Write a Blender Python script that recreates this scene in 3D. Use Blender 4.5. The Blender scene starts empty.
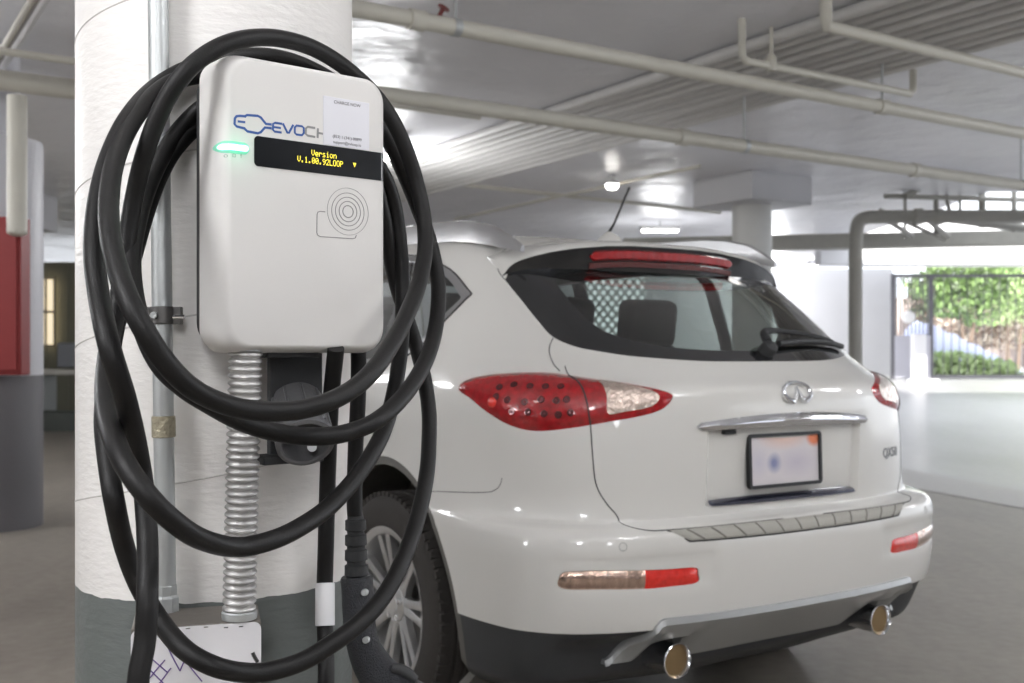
import bpy, bmesh, math, random
import numpy as np
from mathutils import Vector, Matrix, geometry
from mathutils.bvhtree import BVHTree

random.seed(7)
S = bpy.context.scene
COL = S.collection
PI = math.pi

# ------------------------------------------------------------------ camera
F = 1080.0; HOR = 353.0; CZ = 1.17
cam_d = bpy.data.cameras.new('camera')
cam = bpy.data.objects.new('camera', cam_d); COL.objects.link(cam)
cam.location = (0, 0, CZ); cam.rotation_euler = (PI/2, 0, 0)
cam_d.sensor_width = 36; cam_d.lens = F*36/1024
cam_d.shift_y = (HOR-341.5)/1024
cam_d.clip_start = .05; cam_d.clip_end = 300
cam_d.dof.use_dof = True; cam_d.dof.focus_distance = 1.56; cam_d.dof.aperture_fstop = 7.0
S.camera = cam
S.view_settings.view_transform = 'Standard'; S.view_settings.look = 'None'
S.view_settings.gamma = 1; S.view_settings.use_curve_mapping = False
S.view_settings.exposure = 0.0

def at(x, y, Y):
    return Vector(((x-512)/F*Y, Y, CZ+(HOR-y)/F*Y))
def on_floor(x, y, z=0):
    Y = (CZ-z)*F/(y-HOR); return at(x, y, Y)

# ------------------------------------------------------------------ materials
MATS = {}
def mat(name, color, rough=.5, metal=0., coat=0., bump=0., bscale=40., cvar=0., cscale=8., emit=None, estr=0.,
        trans=0., ior=1.45, bdist=.01, stretch=(1, 1, 1), rvar=.0, spec=.5, alpha=1., sheen=0., coatr=.03):
    m = bpy.data.materials.new(name); m.use_nodes = True
    nt = m.node_tree; b = nt.nodes['Principled BSDF']
    b.inputs['Base Color'].default_value = (*color, 1); b.inputs['Roughness'].default_value = rough
    b.inputs['Metallic'].default_value = metal; b.inputs['Coat Weight'].default_value = coat
    b.inputs['Coat Roughness'].default_value = coatr
    b.inputs['Specular IOR Level'].default_value = spec
    b.inputs['Transmission Weight'].default_value = trans; b.inputs['IOR'].default_value = ior
    b.inputs['Alpha'].default_value = alpha
    if emit:
        b.inputs['Emission Color'].default_value = (*emit, 1); b.inputs['Emission Strength'].default_value = estr
    tc = nt.nodes.new('ShaderNodeTexCoord'); mp = nt.nodes.new('ShaderNodeMapping')
    mp.inputs['Scale'].default_value = stretch
    nt.links.new(tc.outputs['Object'], mp.inputs['Vector'])
    n1 = nt.nodes.new('ShaderNodeTexNoise'); n1.inputs['Scale'].default_value = cscale; n1.inputs['Detail'].default_value = 5
    nt.links.new(mp.outputs[0], n1.inputs['Vector'])
    cr = nt.nodes.new('ShaderNodeMix'); cr.data_type = 'RGBA'; cr.blend_type = 'MIX'
    k = cvar if cvar else .02
    cr.inputs['A'].default_value = (*[max(0, c*(1-k)) for c in color], 1)
    cr.inputs['B'].default_value = (*[min(1, c*(1+k)) for c in color], 1)
    nt.links.new(n1.outputs['Fac'], cr.inputs['Factor']); nt.links.new(cr.outputs['Result'], b.inputs['Base Color'])
    if rvar:
        mr = nt.nodes.new('ShaderNodeMapRange'); mr.inputs['From Min'].default_value = .3; mr.inputs['From Max'].default_value = .7
        mr.inputs['To Min'].default_value = max(0, rough-rvar); mr.inputs['To Max'].default_value = min(1, rough+rvar)
        nt.links.new(n1.outputs['Fac'], mr.inputs['Value']); nt.links.new(mr.outputs[0], b.inputs['Roughness'])
    if bump:
        n2 = nt.nodes.new('ShaderNodeTexNoise'); n2.inputs['Scale'].default_value = bscale; n2.inputs['Detail'].default_value = 4
        nt.links.new(mp.outputs[0], n2.inputs['Vector'])
        bp = nt.nodes.new('ShaderNodeBump'); bp.inputs['Strength'].default_value = bump; bp.inputs['Distance'].default_value = bdist
        nt.links.new(n2.outputs['Fac'], bp.inputs['Height']); nt.links.new(bp.outputs[0], b.inputs['Normal'])
        if coat: nt.links.new(bp.outputs[0], b.inputs['Coat Normal']) if bump > .5 else None
    MATS[name] = m
    return m

M = {}
M['car_white'] = mat('pearl_white_paint', (.70, .69, .66), .38, coat=1., cvar=.01, bscale=600, bump=.0, spec=.5)
M['black_gloss'] = mat('gloss_black', (.012, .013, .015), .08, coat=1.)
M['rubber'] = mat('rubber_cable', (.010, .0095, .0095), .45, spec=.32, bump=.12, bscale=500, cvar=.12, cscale=18, rvar=.03)
M['plastic_dark'] = mat('dark_plastic', (.035, .036, .038), .55, bump=.15, bscale=300, cvar=.1)
M['cladding'] = mat('grey_black_cladding', (.045, .047, .05), .5, bump=.15, bscale=300)
M['silver'] = mat('silver_skid_paint', (.42, .43, .43), .36, metal=.45, coat=.3)
M['chrome'] = mat('chrome', (.82, .83, .86), .12, metal=1.)
M['alu'] = mat('alloy_silver', (.62, .62, .62), .28, metal=.85, coat=.5)
M['tyre'] = mat('tyre_rubber', (.04, .036, .033), .8, bump=.3, bscale=200, cvar=.2)
M['red_lens'] = mat('red_lens', (.36, .003, .007), .12, coat=1., bump=.35, bscale=60, cvar=.8, cscale=55)
M['red_bright'] = mat('bright_red_lens', (.75, .03, .02), .12, coat=1., bump=.3, bscale=90, cvar=.3, cscale=50)
M['clear_lens'] = mat('clear_lamp_lens', (.62, .5, .43), .14, metal=.6, coat=1., bump=.9, bscale=55, cvar=.35, cscale=50)
M['amber_lens'] = mat('smoky_reflector_lens', (.62, .42, .34), .12, metal=.9, coat=1., bump=.5, bscale=45, cvar=.7, cscale=40, stretch=(2, 1, .6))
M['brass'] = mat('heat_tinted_steel', (.34, .24, .13), .28, metal=1., cvar=.3)
M['steel_galv'] = mat('galvanised_steel', (.52, .54, .54), .46, metal=.6, bump=.1, bscale=80, cvar=.12, cscale=14, rvar=.06)
M['seal'] = mat('gap_rubber', (.05, .05, .05), .8)

def glass(name, tint, opac):
    m = bpy.data.materials.new(name); m.use_nodes = True; nt = m.node_tree; nt.nodes.clear()
    o = nt.nodes.new('ShaderNodeOutputMaterial'); mx = nt.nodes.new('ShaderNodeMixShader')
    tr = nt.nodes.new('ShaderNodeBsdfTransparent'); gl = nt.nodes.new('ShaderNodeBsdfGlossy')
    n = nt.nodes.new('ShaderNodeTexNoise'); n.inputs['Scale'].default_value = 3.
    cr = nt.nodes.new('ShaderNodeMix'); cr.data_type = 'RGBA'
    cr.inputs['A'].default_value = (*tint, 1); cr.inputs['B'].default_value = (*[c*.94 for c in tint], 1)
    nt.links.new(n.outputs['Fac'], cr.inputs['Factor']); nt.links.new(cr.outputs['Result'], tr.inputs['Color'])
    gl.inputs['Roughness'].default_value = .015; gl.inputs['Color'].default_value = (1, 1, 1, 1)
    lw = nt.nodes.new('ShaderNodeLayerWeight'); lw.inputs['Blend'].default_value = .5
    fr = nt.nodes.new('ShaderNodeMath'); fr.operation = 'POWER'; fr.inputs[1].default_value = 4.; nt.links.new(lw.outputs['Facing'], fr.inputs[0])
    ma = nt.nodes.new('ShaderNodeMath'); ma.operation = 'MULTIPLY_ADD'; ma.inputs[1].default_value = .95; ma.inputs[2].default_value = opac
    ma.use_clamp = True
    nt.links.new(fr.outputs[0], ma.inputs[0]); nt.links.new(ma.outputs[0], mx.inputs[0])
    nt.links.new(tr.outputs[0], mx.inputs[1]); nt.links.new(gl.outputs[0], mx.inputs[2]); nt.links.new(mx.outputs[0], o.inputs[0])
    return m
M['glass_tint'] = glass('tinted_window_glass', (.55, .60, .575), .10)
M['glass_clear'] = glass('clear_window_glass', (.86, .9, .88), .02)

# ------------------------------------------------------------------ objects
def empty(name, loc=(0, 0, 0), rz=0, label=None, cat=None, group=None):
    o = bpy.data.objects.new(name, None); COL.objects.link(o); o.location = loc; o.rotation_euler = (0, 0, rz)
    o.empty_display_size = .1
    tag(o, label, cat, group); return o
def tag(o, label=None, cat=None, group=None, kind=None):
    if label: o['label'] = label
    if cat: o['category'] = cat
    if group: o['group'] = group
    if kind: o['kind'] = kind
    return o
def link(name, me, m, parent=None, smooth=True):
    o = bpy.data.objects.new(name, me); COL.objects.link(o)
    if parent is not None: o.parent = parent
    if m is not None and not me.materials: me.materials.append(m)
    if smooth:
        for p in me.polygons: p.use_smooth = True
    return o
def auto(me, ang=40):
    try: me.set_sharp_from_angle(angle=math.radians(ang))
    except Exception: pass
def build(name, bm, m, parent=None, smooth=True, ang=40, bevel=0, bseg=2):
    me = bpy.data.meshes.new(name)
    bmesh.ops.recalc_face_normals(bm, faces=bm.faces)
    bm.to_mesh(me); bm.free()
    o = link(name, me, m, parent, smooth)
    if smooth: auto(me, ang)
    if bevel:
        md = o.modifiers.new('bevel', 'BEVEL'); md.width = bevel; md.segments = bseg; md.limit_method = 'ANGLE'; md.angle_limit = math.radians(35)
        md.harden_normals = False
    return o
def bm_box(bm, c, s, rot=None, mi=0):
    vs = []
    R = rot if rot is not None else Matrix.Identity(3)
    for dx in (-.5, .5):
        for dy in (-.5, .5):
            for dz in (-.5, .5):
                vs.append(bm.verts.new(Vector(c)+R@Vector((dx*s[0], dy*s[1], dz*s[2]))))
    for f in ((0, 1, 3, 2), (4, 6, 7, 5), (0, 4, 5, 1), (2, 3, 7, 6), (0, 2, 6, 4), (1, 5, 7, 3)):
        bm.faces.new([vs[i] for i in f]).material_index = mi
def box(name, c, s, m, parent=None, rz=0, bevel=0, **k):
    bm = bmesh.new(); bm_box(bm, c, s, Matrix.Rotation(rz, 3, 'Z'))
    return build(name, bm, m, parent, bevel=bevel, **k)
def catmull(P, n=8, closed=False):
    P = [Vector(p) for p in P]; out = []; N = len(P)
    rng = range(N) if closed else range(N-1)
    for i in rng:
        a, b = P[i], P[(i+1) % N]
        p0 = P[(i-1) % N] if closed or i > 0 else a*2-b
        p3 = P[(i+2) % N] if closed or i < N-2 else b*2-a
        d = len(a)
        for k in range(n):
            t = k/n
            out.append(.5*((2*a)+(b-p0)*t+(2*p0-5*a+4*b-p3)*t*t+(3*a-p0-3*b+p3)*t**3))
    if not closed: out.append(P[-1])
    return out
def bm_tube(bm, P, r, seg=12, closed=False, cap=True, mi=0):
    P = [Vector(p) for p in P]; n = len(P)
    rad = r if hasattr(r, '__len__') else [r]*n
    T = []
    for i in range(n):
        if closed: t = P[(i+1) % n]-P[(i-1) % n]
        else: t = P[min(i+1, n-1)]-P[max(i-1, 0)]
        if t.length < 1e-9: t = Vector((0, 0, 1))
        T.append(t.normalized())
    up = Vector((0, 0, 1)) if abs(T[0].z) < .9 else Vector((1, 0, 0))
    N = (up-T[0]*up.dot(T[0])).normalized(); rings = []
    for i in range(n):
        if i: 
            N = (N-T[i]*N.dot(T[i]))
            N = N.normalized() if N.length > 1e-6 else T[i].orthogonal().normalized()
        B = T[i].cross(N)
        rings.append([bm.verts.new(P[i]+(N*math.cos(2*PI*k/seg)+B*math.sin(2*PI*k/seg))*rad[i]) for k in range(seg)])
    for i in range(n if closed else n-1):
        A, B2 = rings[i], rings[(i+1) % n]
        for k in range(seg):
            bm.faces.new((A[k], A[(k+1) % seg], B2[(k+1) % seg], B2[k])).material_index = mi
    if cap and not closed:
        bm.faces.new(rings[0][::-1]).material_index = mi; bm.faces.new(rings[-1]).material_index = mi
def tube(name, P, r, m, parent=None, seg=12, closed=False, ang=50):
    bm = bmesh.new(); bm_tube(bm, P, r, seg, closed)
    return build(name, bm, m, parent, ang=ang)
def lathe(bm, prof, axis=Matrix.Identity(4), seg=48, mi=0, closed_prof=False):
    rings = []
    for (r, h) in prof:
        rings.append([bm.verts.new(axis@Vector((r*math.cos(2*PI*k/seg), r*math.sin(2*PI*k/seg), h))) for k in range(seg)])
    n = len(rings)
    for i in range(n if closed_prof else n-1):
        A, B = rings[i], rings[(i+1) % n]
        for k in range(seg):
            bm.faces.new((A[k], A[(k+1) % seg], B[(k+1) % seg], B[k])).material_index = mi
    if not closed_prof:
        if prof[0][0] > 1e-4: bm.faces.new(rings[0][::-1]).material_index = mi
        if prof[-1][0] > 1e-4: bm.faces.new(rings[-1]).material_index = mi
    return rings
def axis_to(p, d):
    d = Vector(d).normalized(); q = Vector((0, 0, 1)).rotation_difference(d)
    return Matrix.Translation(Vector(p))@q.to_matrix().to_4x4()
def rod(name, a, b, r, m, parent=None, seg=16):
    bm = bmesh.new(); a = Vector(a); b = Vector(b); L = (b-a).length
    lathe(bm, [(r, 0), (r, L)], axis_to(a, b-a), seg)
    return build(name, bm, m, parent)
def text_mesh(name, s, size, m, parent, mtx, extrude=.0006, spacing=1., align='CENTER', bold=0.0):
    cu = bpy.data.curves.new(name, 'FONT'); cu.body = s; cu.size = size; cu.extrude = extrude; cu.align_x = align
    cu.space_character = spacing; cu.offset = bold
    to = bpy.data.objects.new('tmp', cu); COL.objects.link(to)
    bpy.context.view_layer.update()
    me = bpy.data.meshes.new_from_object(to.evaluated_get(bpy.context.evaluated_depsgraph_get()))
    bpy.data.objects.remove(to)
    me.name = name
    o = link(name, me, m, parent, smooth=False)
    if callable(mtx):
        for v in me.vertices: v.co = mtx(v.co)
    else: me.transform(mtx)
    return o
# ------------------------------------------------------------------ car
YAW = math.radians(32.6)
car = empty('car', (.857, 3.116, 0), YAW, 'white crossover car parked behind the charging column, seen from its rear left corner', 'car')
CARM = Matrix.Translation((.857, 3.116, 0))@Matrix.Rotation(YAW, 4, 'Z'); CARI = CARM.inverted()
ZO = .07
ROWS = [  # z, plan half outline (u, v) x8, v of the nose
 (.14, [(0,.30),(.22,.30),(.40,.32),(.54,.35),(.65,.38),(.72,.43),(.76,.50),(.79,.65)], 4.35),
 (.20, [(0,.20),(.25,.20),(.45,.21),(.6,.22),(.72,.24),(.79,.28),(.83,.36),(.85,.56)], 4.5),
 (.30, [(0,.15),(.25,.15),(.45,.16),(.6,.17),(.72,.19),(.79,.22),(.84,.30),(.868,.52)], 4.58),
 (.36, [(0,.02),(.25,.026),(.45,.048),(.6,.08),(.72,.135),(.795,.20),(.845,.29),(.875,.51)], 4.6),
 (.45, [(0,.005),(.25,.012),(.45,.034),(.6,.066),(.72,.118),(.797,.185),(.85,.28),(.882,.5)], 4.62),
 (.56, [(0,0),(.25,.006),(.45,.028),(.6,.06),(.715,.108),(.79,.17),(.85,.265),(.887,.5)], 4.63),
 (.61, [(0,.006),(.25,.012),(.45,.034),(.6,.068),(.71,.115),(.785,.18),(.845,.275),(.886,.51)], 4.63),
 (.632,[(0,.03),(.25,.036),(.45,.058),(.6,.095),(.705,.14),(.775,.205),(.835,.30),(.883,.53)], 4.62),
 (.645,[(0,.085),(.25,.09),(.45,.11),(.595,.15),(.69,.20),(.757,.27),(.815,.36),(.878,.56)], 4.61),
 (.70, [(0,.078),(.25,.084),(.43,.105),(.59,.15),(.685,.212),(.752,.285),(.81,.38),(.872,.58)], 4.59),
 (.80, [(0,.07),(.25,.077),(.42,.1),(.59,.152),(.683,.215),(.75,.288),(.805,.38),(.865,.58)], 4.5),
 (.93, [(0,.056),(.25,.068),(.414,.106),(.59,.165),(.68,.228),(.75,.305),(.81,.40),(.86,.58)], 4.2),
 (.99, [(0,.062),(.25,.075),(.414,.118),(.585,.185),(.67,.25),(.74,.325),(.80,.42),(.852,.58)], 3.75),
 (1.04,[(0,.12),(.25,.132),(.41,.172),(.57,.258),(.655,.325),(.725,.40),(.785,.48),(.838,.65)], 3.5),
 (1.10,[(0,.195),(.25,.207),(.4,.245),(.53,.315),(.61,.382),(.68,.46),(.745,.56),(.805,.72)], 3.3),
 (1.27,[(0,.455),(.25,.463),(.4,.485),(.515,.53),(.585,.59),(.645,.67),(.695,.78),(.735,.92)], 2.95),
 (1.39,[(0,.67),(.25,.675),(.4,.685),(.505,.705),(.575,.745),(.625,.81),(.665,.90),(.695,1.05)], 2.7),
 (1.46,[(0,.78),(.24,.785),(.38,.795),(.475,.81),(.54,.845),(.585,.90),(.62,1.0),(.65,1.18)], 2.52),
 (1.505,[(0,.94),(.22,.95),(.35,.97),(.43,1.0),(.49,1.06),(.535,1.14),(.56,1.25),(.585,1.4)], 2.35),
 (1.53,[(0,1.2),(.17,1.2),(.26,1.24),(.33,1.3),(.37,1.36),(.4,1.43),(.42,1.5),(.44,1.6)], 2.15),
 (1.54,[(0,1.85),(.05,1.85),(.08,1.86),(.1,1.87),(.11,1.88),(.12,1.89),(.13,1.9),(.14,1.91)], 1.98),
]
FR = [(.2, 1), (.45, 1), (.72, .975), (.88, .90), (.955, .75), (.99, .45), (1., 0)]
G = []
for z, pl, vf in ROWS:
    u7, v7 = pl[-1]
    row = [(u, v, z+ZO) for u, v in pl]+[(u7*k, v7+(vf-v7)*f, z+ZO) for f, k in FR]
    G.append(row)
G = np.array(G)                                      # rows x cols x 3
NC = G.shape[1]; NRW = G.shape[0]
ref = G[5]; KS = np.concatenate([[0], np.cumsum(np.linalg.norm(np.diff(ref, axis=0), axis=1))])
dt = (np.linalg.norm(np.diff(G[:, 0], axis=0), axis=1)+np.linalg.norm(np.diff(G[:, 7], axis=0), axis=1))/2
KT = np.concatenate([[0], np.cumsum(dt)])
SMAX, TMAX = KS[-1], KT[-1]
def herm(K, Pm, M_, X):                               # Pm (n, ..., 3) broadcast; X (N)
    i = np.clip(np.searchsorted(K, X, side='right')-1, 0, len(K)-2)
    h = (K[i+1]-K[i]); t = ((X-K[i])/h)
    return i, h, t
EXK = np.concatenate([[-KS[1]], KS, [2*KS[-1]-KS[-2]]])
mir = np.array([-1, 1, 1])
EXG = np.concatenate([G[:, 1:2]*mir, G, G[:, -2:-1]*mir], axis=1)
TS = (EXG[:, 2:]-EXG[:, :-2])/(EXK[2:]-EXK[:-2])[None, :, None]
def surf(Sv, Tv):
    Sv = np.asarray(Sv, float); Tv = np.asarray(Tv, float); sg = np.where(Sv < 0, -1., 1.); A = np.abs(Sv)
    i = np.clip(np.searchsorted(KS, A, side='right')-1, 0, NC-2)
    h = KS[i+1]-KS[i]; t = ((A-KS[i])/h)[None, :, None]; h = h[None, :, None]
    R = (2*t**3-3*t**2+1)*G[:, i]+(t**3-2*t**2+t)*h*TS[:, i]+(-2*t**3+3*t**2)*G[:, i+1]+(t**3-t**2)*h*TS[:, i+1]
    D = np.diff(R, axis=0)/np.diff(KT)[:, None, None]; hk = np.diff(KT)[:, None, None]
    Mt = np.zeros_like(R); w1 = 2*hk[1:]+hk[:-1]; w2 = hk[1:]+2*hk[:-1]
    a, b = D[:-1], D[1:]; ok = a*b > 0
    with np.errstate(divide='ignore', invalid='ignore'):
        hm = (w1+w2)/(w1/np.where(ok, a, 1)+w2/np.where(ok, b, 1))
    Mt[1:-1] = np.where(ok, hm, 0); Mt[0] = D[0]; Mt[-1] = D[-1]
    j = np.clip(np.searchsorted(KT, Tv, side='right')-1, 0, NRW-2); n = np.arange(len(A))
    h = (KT[j+1]-KT[j])[:, None]; t = ((Tv-KT[j])[:, None]/h)
    P = (2*t**3-3*t**2+1)*R[j, n]+(t**3-2*t**2+t)*h*Mt[j, n]+(-2*t**3+3*t**2)*R[j+1, n]+(t**3-t**2)*h*Mt[j+1, n]
    def sm(x): x = np.clip(x, 0, 1); return x*x*(3-2*x)
    rec = sm((.318-np.abs(P[:, 0]))/.016)*sm((P[:, 2]-ZO-.668)/.012)*sm((.905-P[:, 2]+ZO)/.02)*(P[:, 1] < .3)
    P[:, 1] += .018*rec
    fl = (P[:, 1] < .6)*(P[:, 2]-ZO < .64)
    au = np.abs(P[:, 0])
    pk = sm((au-.33)/.03)*sm((.80-au)/.03)*sm((P[:, 2]-ZO-.465)/.02)*sm((.575-P[:, 2]+ZO)/.025)*fl
    P[:, 1] += .005*pk
    P[:, 0] *= sg
    return P
def surf_n(Sv, Tv):
    Sv = np.asarray(Sv, float); Tv = np.asarray(Tv, float); e = 2e-3
    ds = surf(Sv+e, Tv)-surf(Sv-e, Tv); d2 = surf(Sv, np.minimum(Tv+e, TMAX))-surf(Sv, np.maximum(Tv-e, 0))
    n = np.cross(ds, d2); n /= np.maximum(np.linalg.norm(n, axis=1, keepdims=True), 1e-12)
    return n
# ray casting onto the right half, then mirrored
gs = np.unique(np.concatenate([np.arange(0, 1.9, .02), np.arange(1.9, SMAX, .06), [SMAX]])); gt = np.linspace(0, TMAX, 150)
GS, GT = np.meshgrid(gs, gt, indexing='ij'); PT = surf(GS.ravel(), GT.ravel())
fc = []
nt_ = len(gt)
for i in range(len(gs)-1):
    for j in range(nt_-1):
        a = i*nt_+j; fc.append((a, a+nt_, a+nt_+1)); fc.append((a, a+nt_+1, a+1))
ST = np.stack([GS.ravel(), GT.ravel()], 1)
bvh = BVHTree.FromPolygons([tuple(p) for p in PT], fc)
def cast(o, d):
    loc, nn, idx, dist = bvh.ray_cast(o, d)
    if loc is None: return None
    f = fc[idx]; a, b, c = [Vector(PT[k]) for k in f]
    w = geometry.barycentric_transform(loc, a, b, c, Vector((1, 0, 0)), Vector((0, 1, 0)), Vector((0, 0, 1)))
    return tuple(ST[f[0]]*w.x+ST[f[1]]*w.y+ST[f[2]]*w.z)
def tr_px(pts):                                       # photo pixel on the left flank -> half-body (s, t)
    out = []
    for x, y in pts:
        o = CARI@Vector((0, 0, CZ)); d = (CARI@at(x, y, 5))-o
        o.x *= -1; d.x *= -1
        r = cast(o, d.normalized())
        if r is None: print('MISS', x, y); continue
        out.append(r)
    return out
def tr_rear(pts):                                     # (u, z) seen square from behind
    return [r for r in (cast(Vector((u, -2, z+ZO)), Vector((0, 1, 0))) for u, z in pts) if r]
def tr_side(pts):                                     # (v, z) seen square from the side
    return [r for r in (cast(Vector((3, v, z+ZO)), Vector((-1, 0, 0))) for v, z in pts) if r]
def smooth2(P, n=6, closed=True):
    return [(p.x, p.y) for p in catmull([Vector((a, b, 0)) for a, b in P], n, closed)]
def resample(P, d, closed=True):
    P = [np.array(p) for p in P]
    if closed: P = P+[P[0]]
    out = [P[0]]; acc = 0
    for a, b in zip(P[:-1], P[1:]):
        L = np.linalg.norm(b-a)
        if L < 1e-9: continue
        t = d-acc
        while t <= L:
            out.append(a+(b-a)*t/L); t += d
        acc = (acc+L) % d
    if not closed: out.append(P[-1])
    elif np.linalg.norm(out[-1]-out[0]) < d*.5: out.pop()
    return [tuple(p) for p in out]
def inside(poly, X, Y):
    r = np.zeros(len(X), bool); n = len(poly); p = np.array(poly)
    for i in range(n):
        x1, y1 = p[i]; x2, y2 = p[(i+1) % n]
        c = ((y1 > Y) != (y2 > Y))
        with np.errstate(divide='ignore', invalid='ignore'):
            xi = (x2-x1)*(Y-y1)/(y2-y1)+x1
        r ^= c & (X < xi)
    return r
REG = {}
def closed_region(name, P, n=6, d=.008, smooth=True):
    REG[name] = resample(smooth2(P, n) if smooth else P, d)
lamp = tr_px([(458.4,386.3),(467.7,379.2),(486,375),(517,372.4),(547.6,372.4),(566,374.6),(587.5,377.7),(612,380.7),(640,385.3),(661,390),(671,393.4),(673,397.5),(667.4,405.3),(657,411.5),(636.7,417),(612,421.3),(590.6,425),(569,428.4),(544.5,431),(526,430),(507.6,424.4),(486,411.5),(470.7,399),(460,391.5)])
closed_region('lamp', lamp)
split = tr_px([(565,366),(574,380),(582,390),(587.5,405),(590.6,425),(591,434)])
closed_region('clear', tr_px([(598,381.5),(603,389),(606,398),(607.5,414),(624,412),(640,409.5),(652,406),(658,399),(655,393.5),(640,389),(624,386)]))
closed_region('refl', tr_px([(557.8,582),(560.6,574.5),(568,571.5),(600,570.5),(640,570.2),(670,569),(695.7,567.5),(698.4,574),(697.4,582.5),(670,586.5),(648,588.7),(600,589.6),(568,589.6),(558.5,586.8)]), n=4)
glo = tr_px([(505,280),(513,290),(522,301),(538,321),(553,337),(575,346.5),(600,351.5),(640,357),(700,361),(745,361.5)])
_c = tr_rear([(.0, 1.075)])[0]; _t = tr_rear([(0, 1.425)])[0]; _t2 = tr_rear([(.25, 1.42), (.42, 1.41), (.50, 1.402), (.55, 1.394)])
gp = smooth2(glo+[_c], 5, False)
top = smooth2([_t]+_t2+[glo[0]], 5, False)
REG['glass'] = resample([(-.2, gp[-1][1])]+gp[::-1][:0]+[(-.2, gp[-1][1])]+list(reversed(gp))+list(reversed(top))+[(-.2, top[0][1])], .008)
gin = tr_px([(556,283),(566,296),(580,312),(598,327),(620,337),(650,344.5),(700,349.5),(745,350.5)])
_c2 = tr_rear([(0, 1.108)])[0]; _t3 = tr_rear([(0, 1.40), (.25, 1.395), (.40, 1.388)])
gi = smooth2(gin+[_c2], 5, False); ti = smooth2(_t3+[gin[0]], 5, False)
REG['pane'] = resample([(-.2, gi[-1][1])]+list(reversed(gi))+list(reversed(ti))+[(-.2, ti[0][1])], .008)
wh = [(.98+.415*math.cos(a), .29+.415*math.sin(a)) for a in np.linspace(0, PI*2, 60, endpoint=False)]
def wheelarch(vc, R, zc=.29):
    pts = tr_side([(vc+R*math.cos(a), zc+R*math.sin(a)) for a in np.linspace(-.28, PI+.28, 46)])
    return [(pts[0][0], -.1)]+pts+[(pts[-1][0], -.1)] if False else pts+[(pts[-1][0], -.15), (pts[0][0], -.15)]
REG['arch_r'] = resample(wheelarch(.98, .478), .012); REG['arch_f'] = resample(wheelarch(3.80, .43), .02)
# side glass (v, z)
tip = tr_px([(471.5, 289)])[0]; print('tip side', surf([tip[0]], [tip[1]]))
for q in [(409,252),(444.5,265.6),(469.4,283.3),(470,294),(449,319.6),(432,338)]:
    r = tr_px([q])
def tr_front(pts):
    return [r for r in (cast(Vector((u, 8, z+ZO)), Vector((0, -1, 0))) for u, z in pts) if r]
dlo = tr_side([(.785,1.30),(.94,1.385),(1.2,1.44),(1.6,1.462),(2.1,1.455),(2.55,1.40),(2.85,1.27),(3.12,1.12),(3.22,1.045),(2.6,1.03),(1.8,1.04),(1.2,1.062),(.98,1.08),(.86,1.13),(.80,1.20),(.772,1.27)])
closed_region('dlo', dlo, 5, .012)
cen = np.mean(np.array(dlo), axis=0)
dg = tr_side([(.815,1.288),(.955,1.366),(1.2,1.42),(1.6,1.442),(2.1,1.435),(2.54,1.382),(2.83,1.255),(3.07,1.12),(3.14,1.066),(2.6,1.048),(1.8,1.058),(1.2,1.08),(1.0,1.097),(.885,1.143),(.83,1.205),(.80,1.26)])
closed_region('dloglass', dg, 5, .012)
def bandv(v0, v1): return resample(tr_side([(v0,1.0),(v1,1.0)])+tr_side([(v1,1.5),(v0,1.5)]), .03)
REG['pillar_c'] = resample(tr_side([(1.18,1.03),(1.24,1.03),(1.30,1.47),(1.24,1.47)]), .02)
REG['pillar_b'] = resample(tr_side([(2.02,1.01),(2.10,1.01),(2.07,1.48),(1.99,1.48)]), .02)
wf = tr_front([(.56,1.12),(.60,1.13),(.57,1.25),(.52,1.36),(.46,1.44)]) 
wsx = tr_front([(.58,1.10),(.55,1.20),(.50,1.33),(.44,1.42),(.30,1.455),(.10,1.465)])
REG['windshield'] = resample([(SMAX+.2, wsx[-1][1])]+wsx[::-1]+tr_front([(.35,1.085),(.1,1.08)])+[(SMAX+.2, tr_front([(.1,1.08)])[0][1])], .03)
zlo = {}
def t_of_z(z):
    t = np.linspace(0, TMAX, 2000); p = surf(np.zeros(2000), t); return float(np.interp(z+ZO, p[:, 2], t))
TCL = float(KT[3])
REG['clad'] = [(-.3, -.2), (SMAX+.3, -.2), (SMAX+.3, TCL), (-.3, TCL)]
# rear skirt: white runs down to TCL, the skid plate hangs over it
# --- triangulate the half body once, every outline a constraint
vin = []; key = []
for n, P in REG.items():
    if n == 'clad': P = [(x, TCL) for x in np.arange(0, SMAX, .02)]
    vin += P
vin = np.array(vin)
edges = []; k = 0
for n, P in REG.items():
    if n == 'clad':
        L = len(np.arange(0, SMAX, .02)); edges += [(k+i, k+i+1) for i in range(L-1)]; k += L; continue
    L = len(P); edges += [(k+i, k+(i+1) % L) for i in range(L)]; k += L
guides = []
for du in (.300, .318):
    guides.append(tr_rear([(du, z) for z in np.arange(.672, .905, .01)]))
for gz in (.668, .68, .885, .905):
    guides.append(tr_rear([(u, gz) for u in np.arange(0, .34, .02)]))
for Gd in guides:
    s0 = len(vin); vin = np.concatenate([vin, np.array(Gd)]); edges += [(s0+i, s0+i+1) for i in range(len(Gd)-1)]
xc = tr_px([(645, 579)])[0][0]; guides_x = [(xc, t) for t in np.arange(tr_px([(645, 592)])[0][1], tr_px([(645, 566)])[0][1], .006)]
s0 = len(vin); vin = np.concatenate([vin, np.array(guides_x)]); edges += [(s0+i, s0+i+1) for i in range(len(guides_x)-1)]
for tt in KT[5:9]:
    xs = np.arange(0, SMAX, .02); s0 = len(vin)
    vin = np.concatenate([vin, np.stack([xs, xs*0+tt], 1)]); edges += [(s0+i, s0+i+1) for i in range(len(xs)-1)]
xg = np.unique(np.round(np.concatenate([np.arange(0, 1.6, .016), np.arange(1.6, 3., .03), np.arange(3., SMAX, .06), [SMAX]]), 4))
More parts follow.
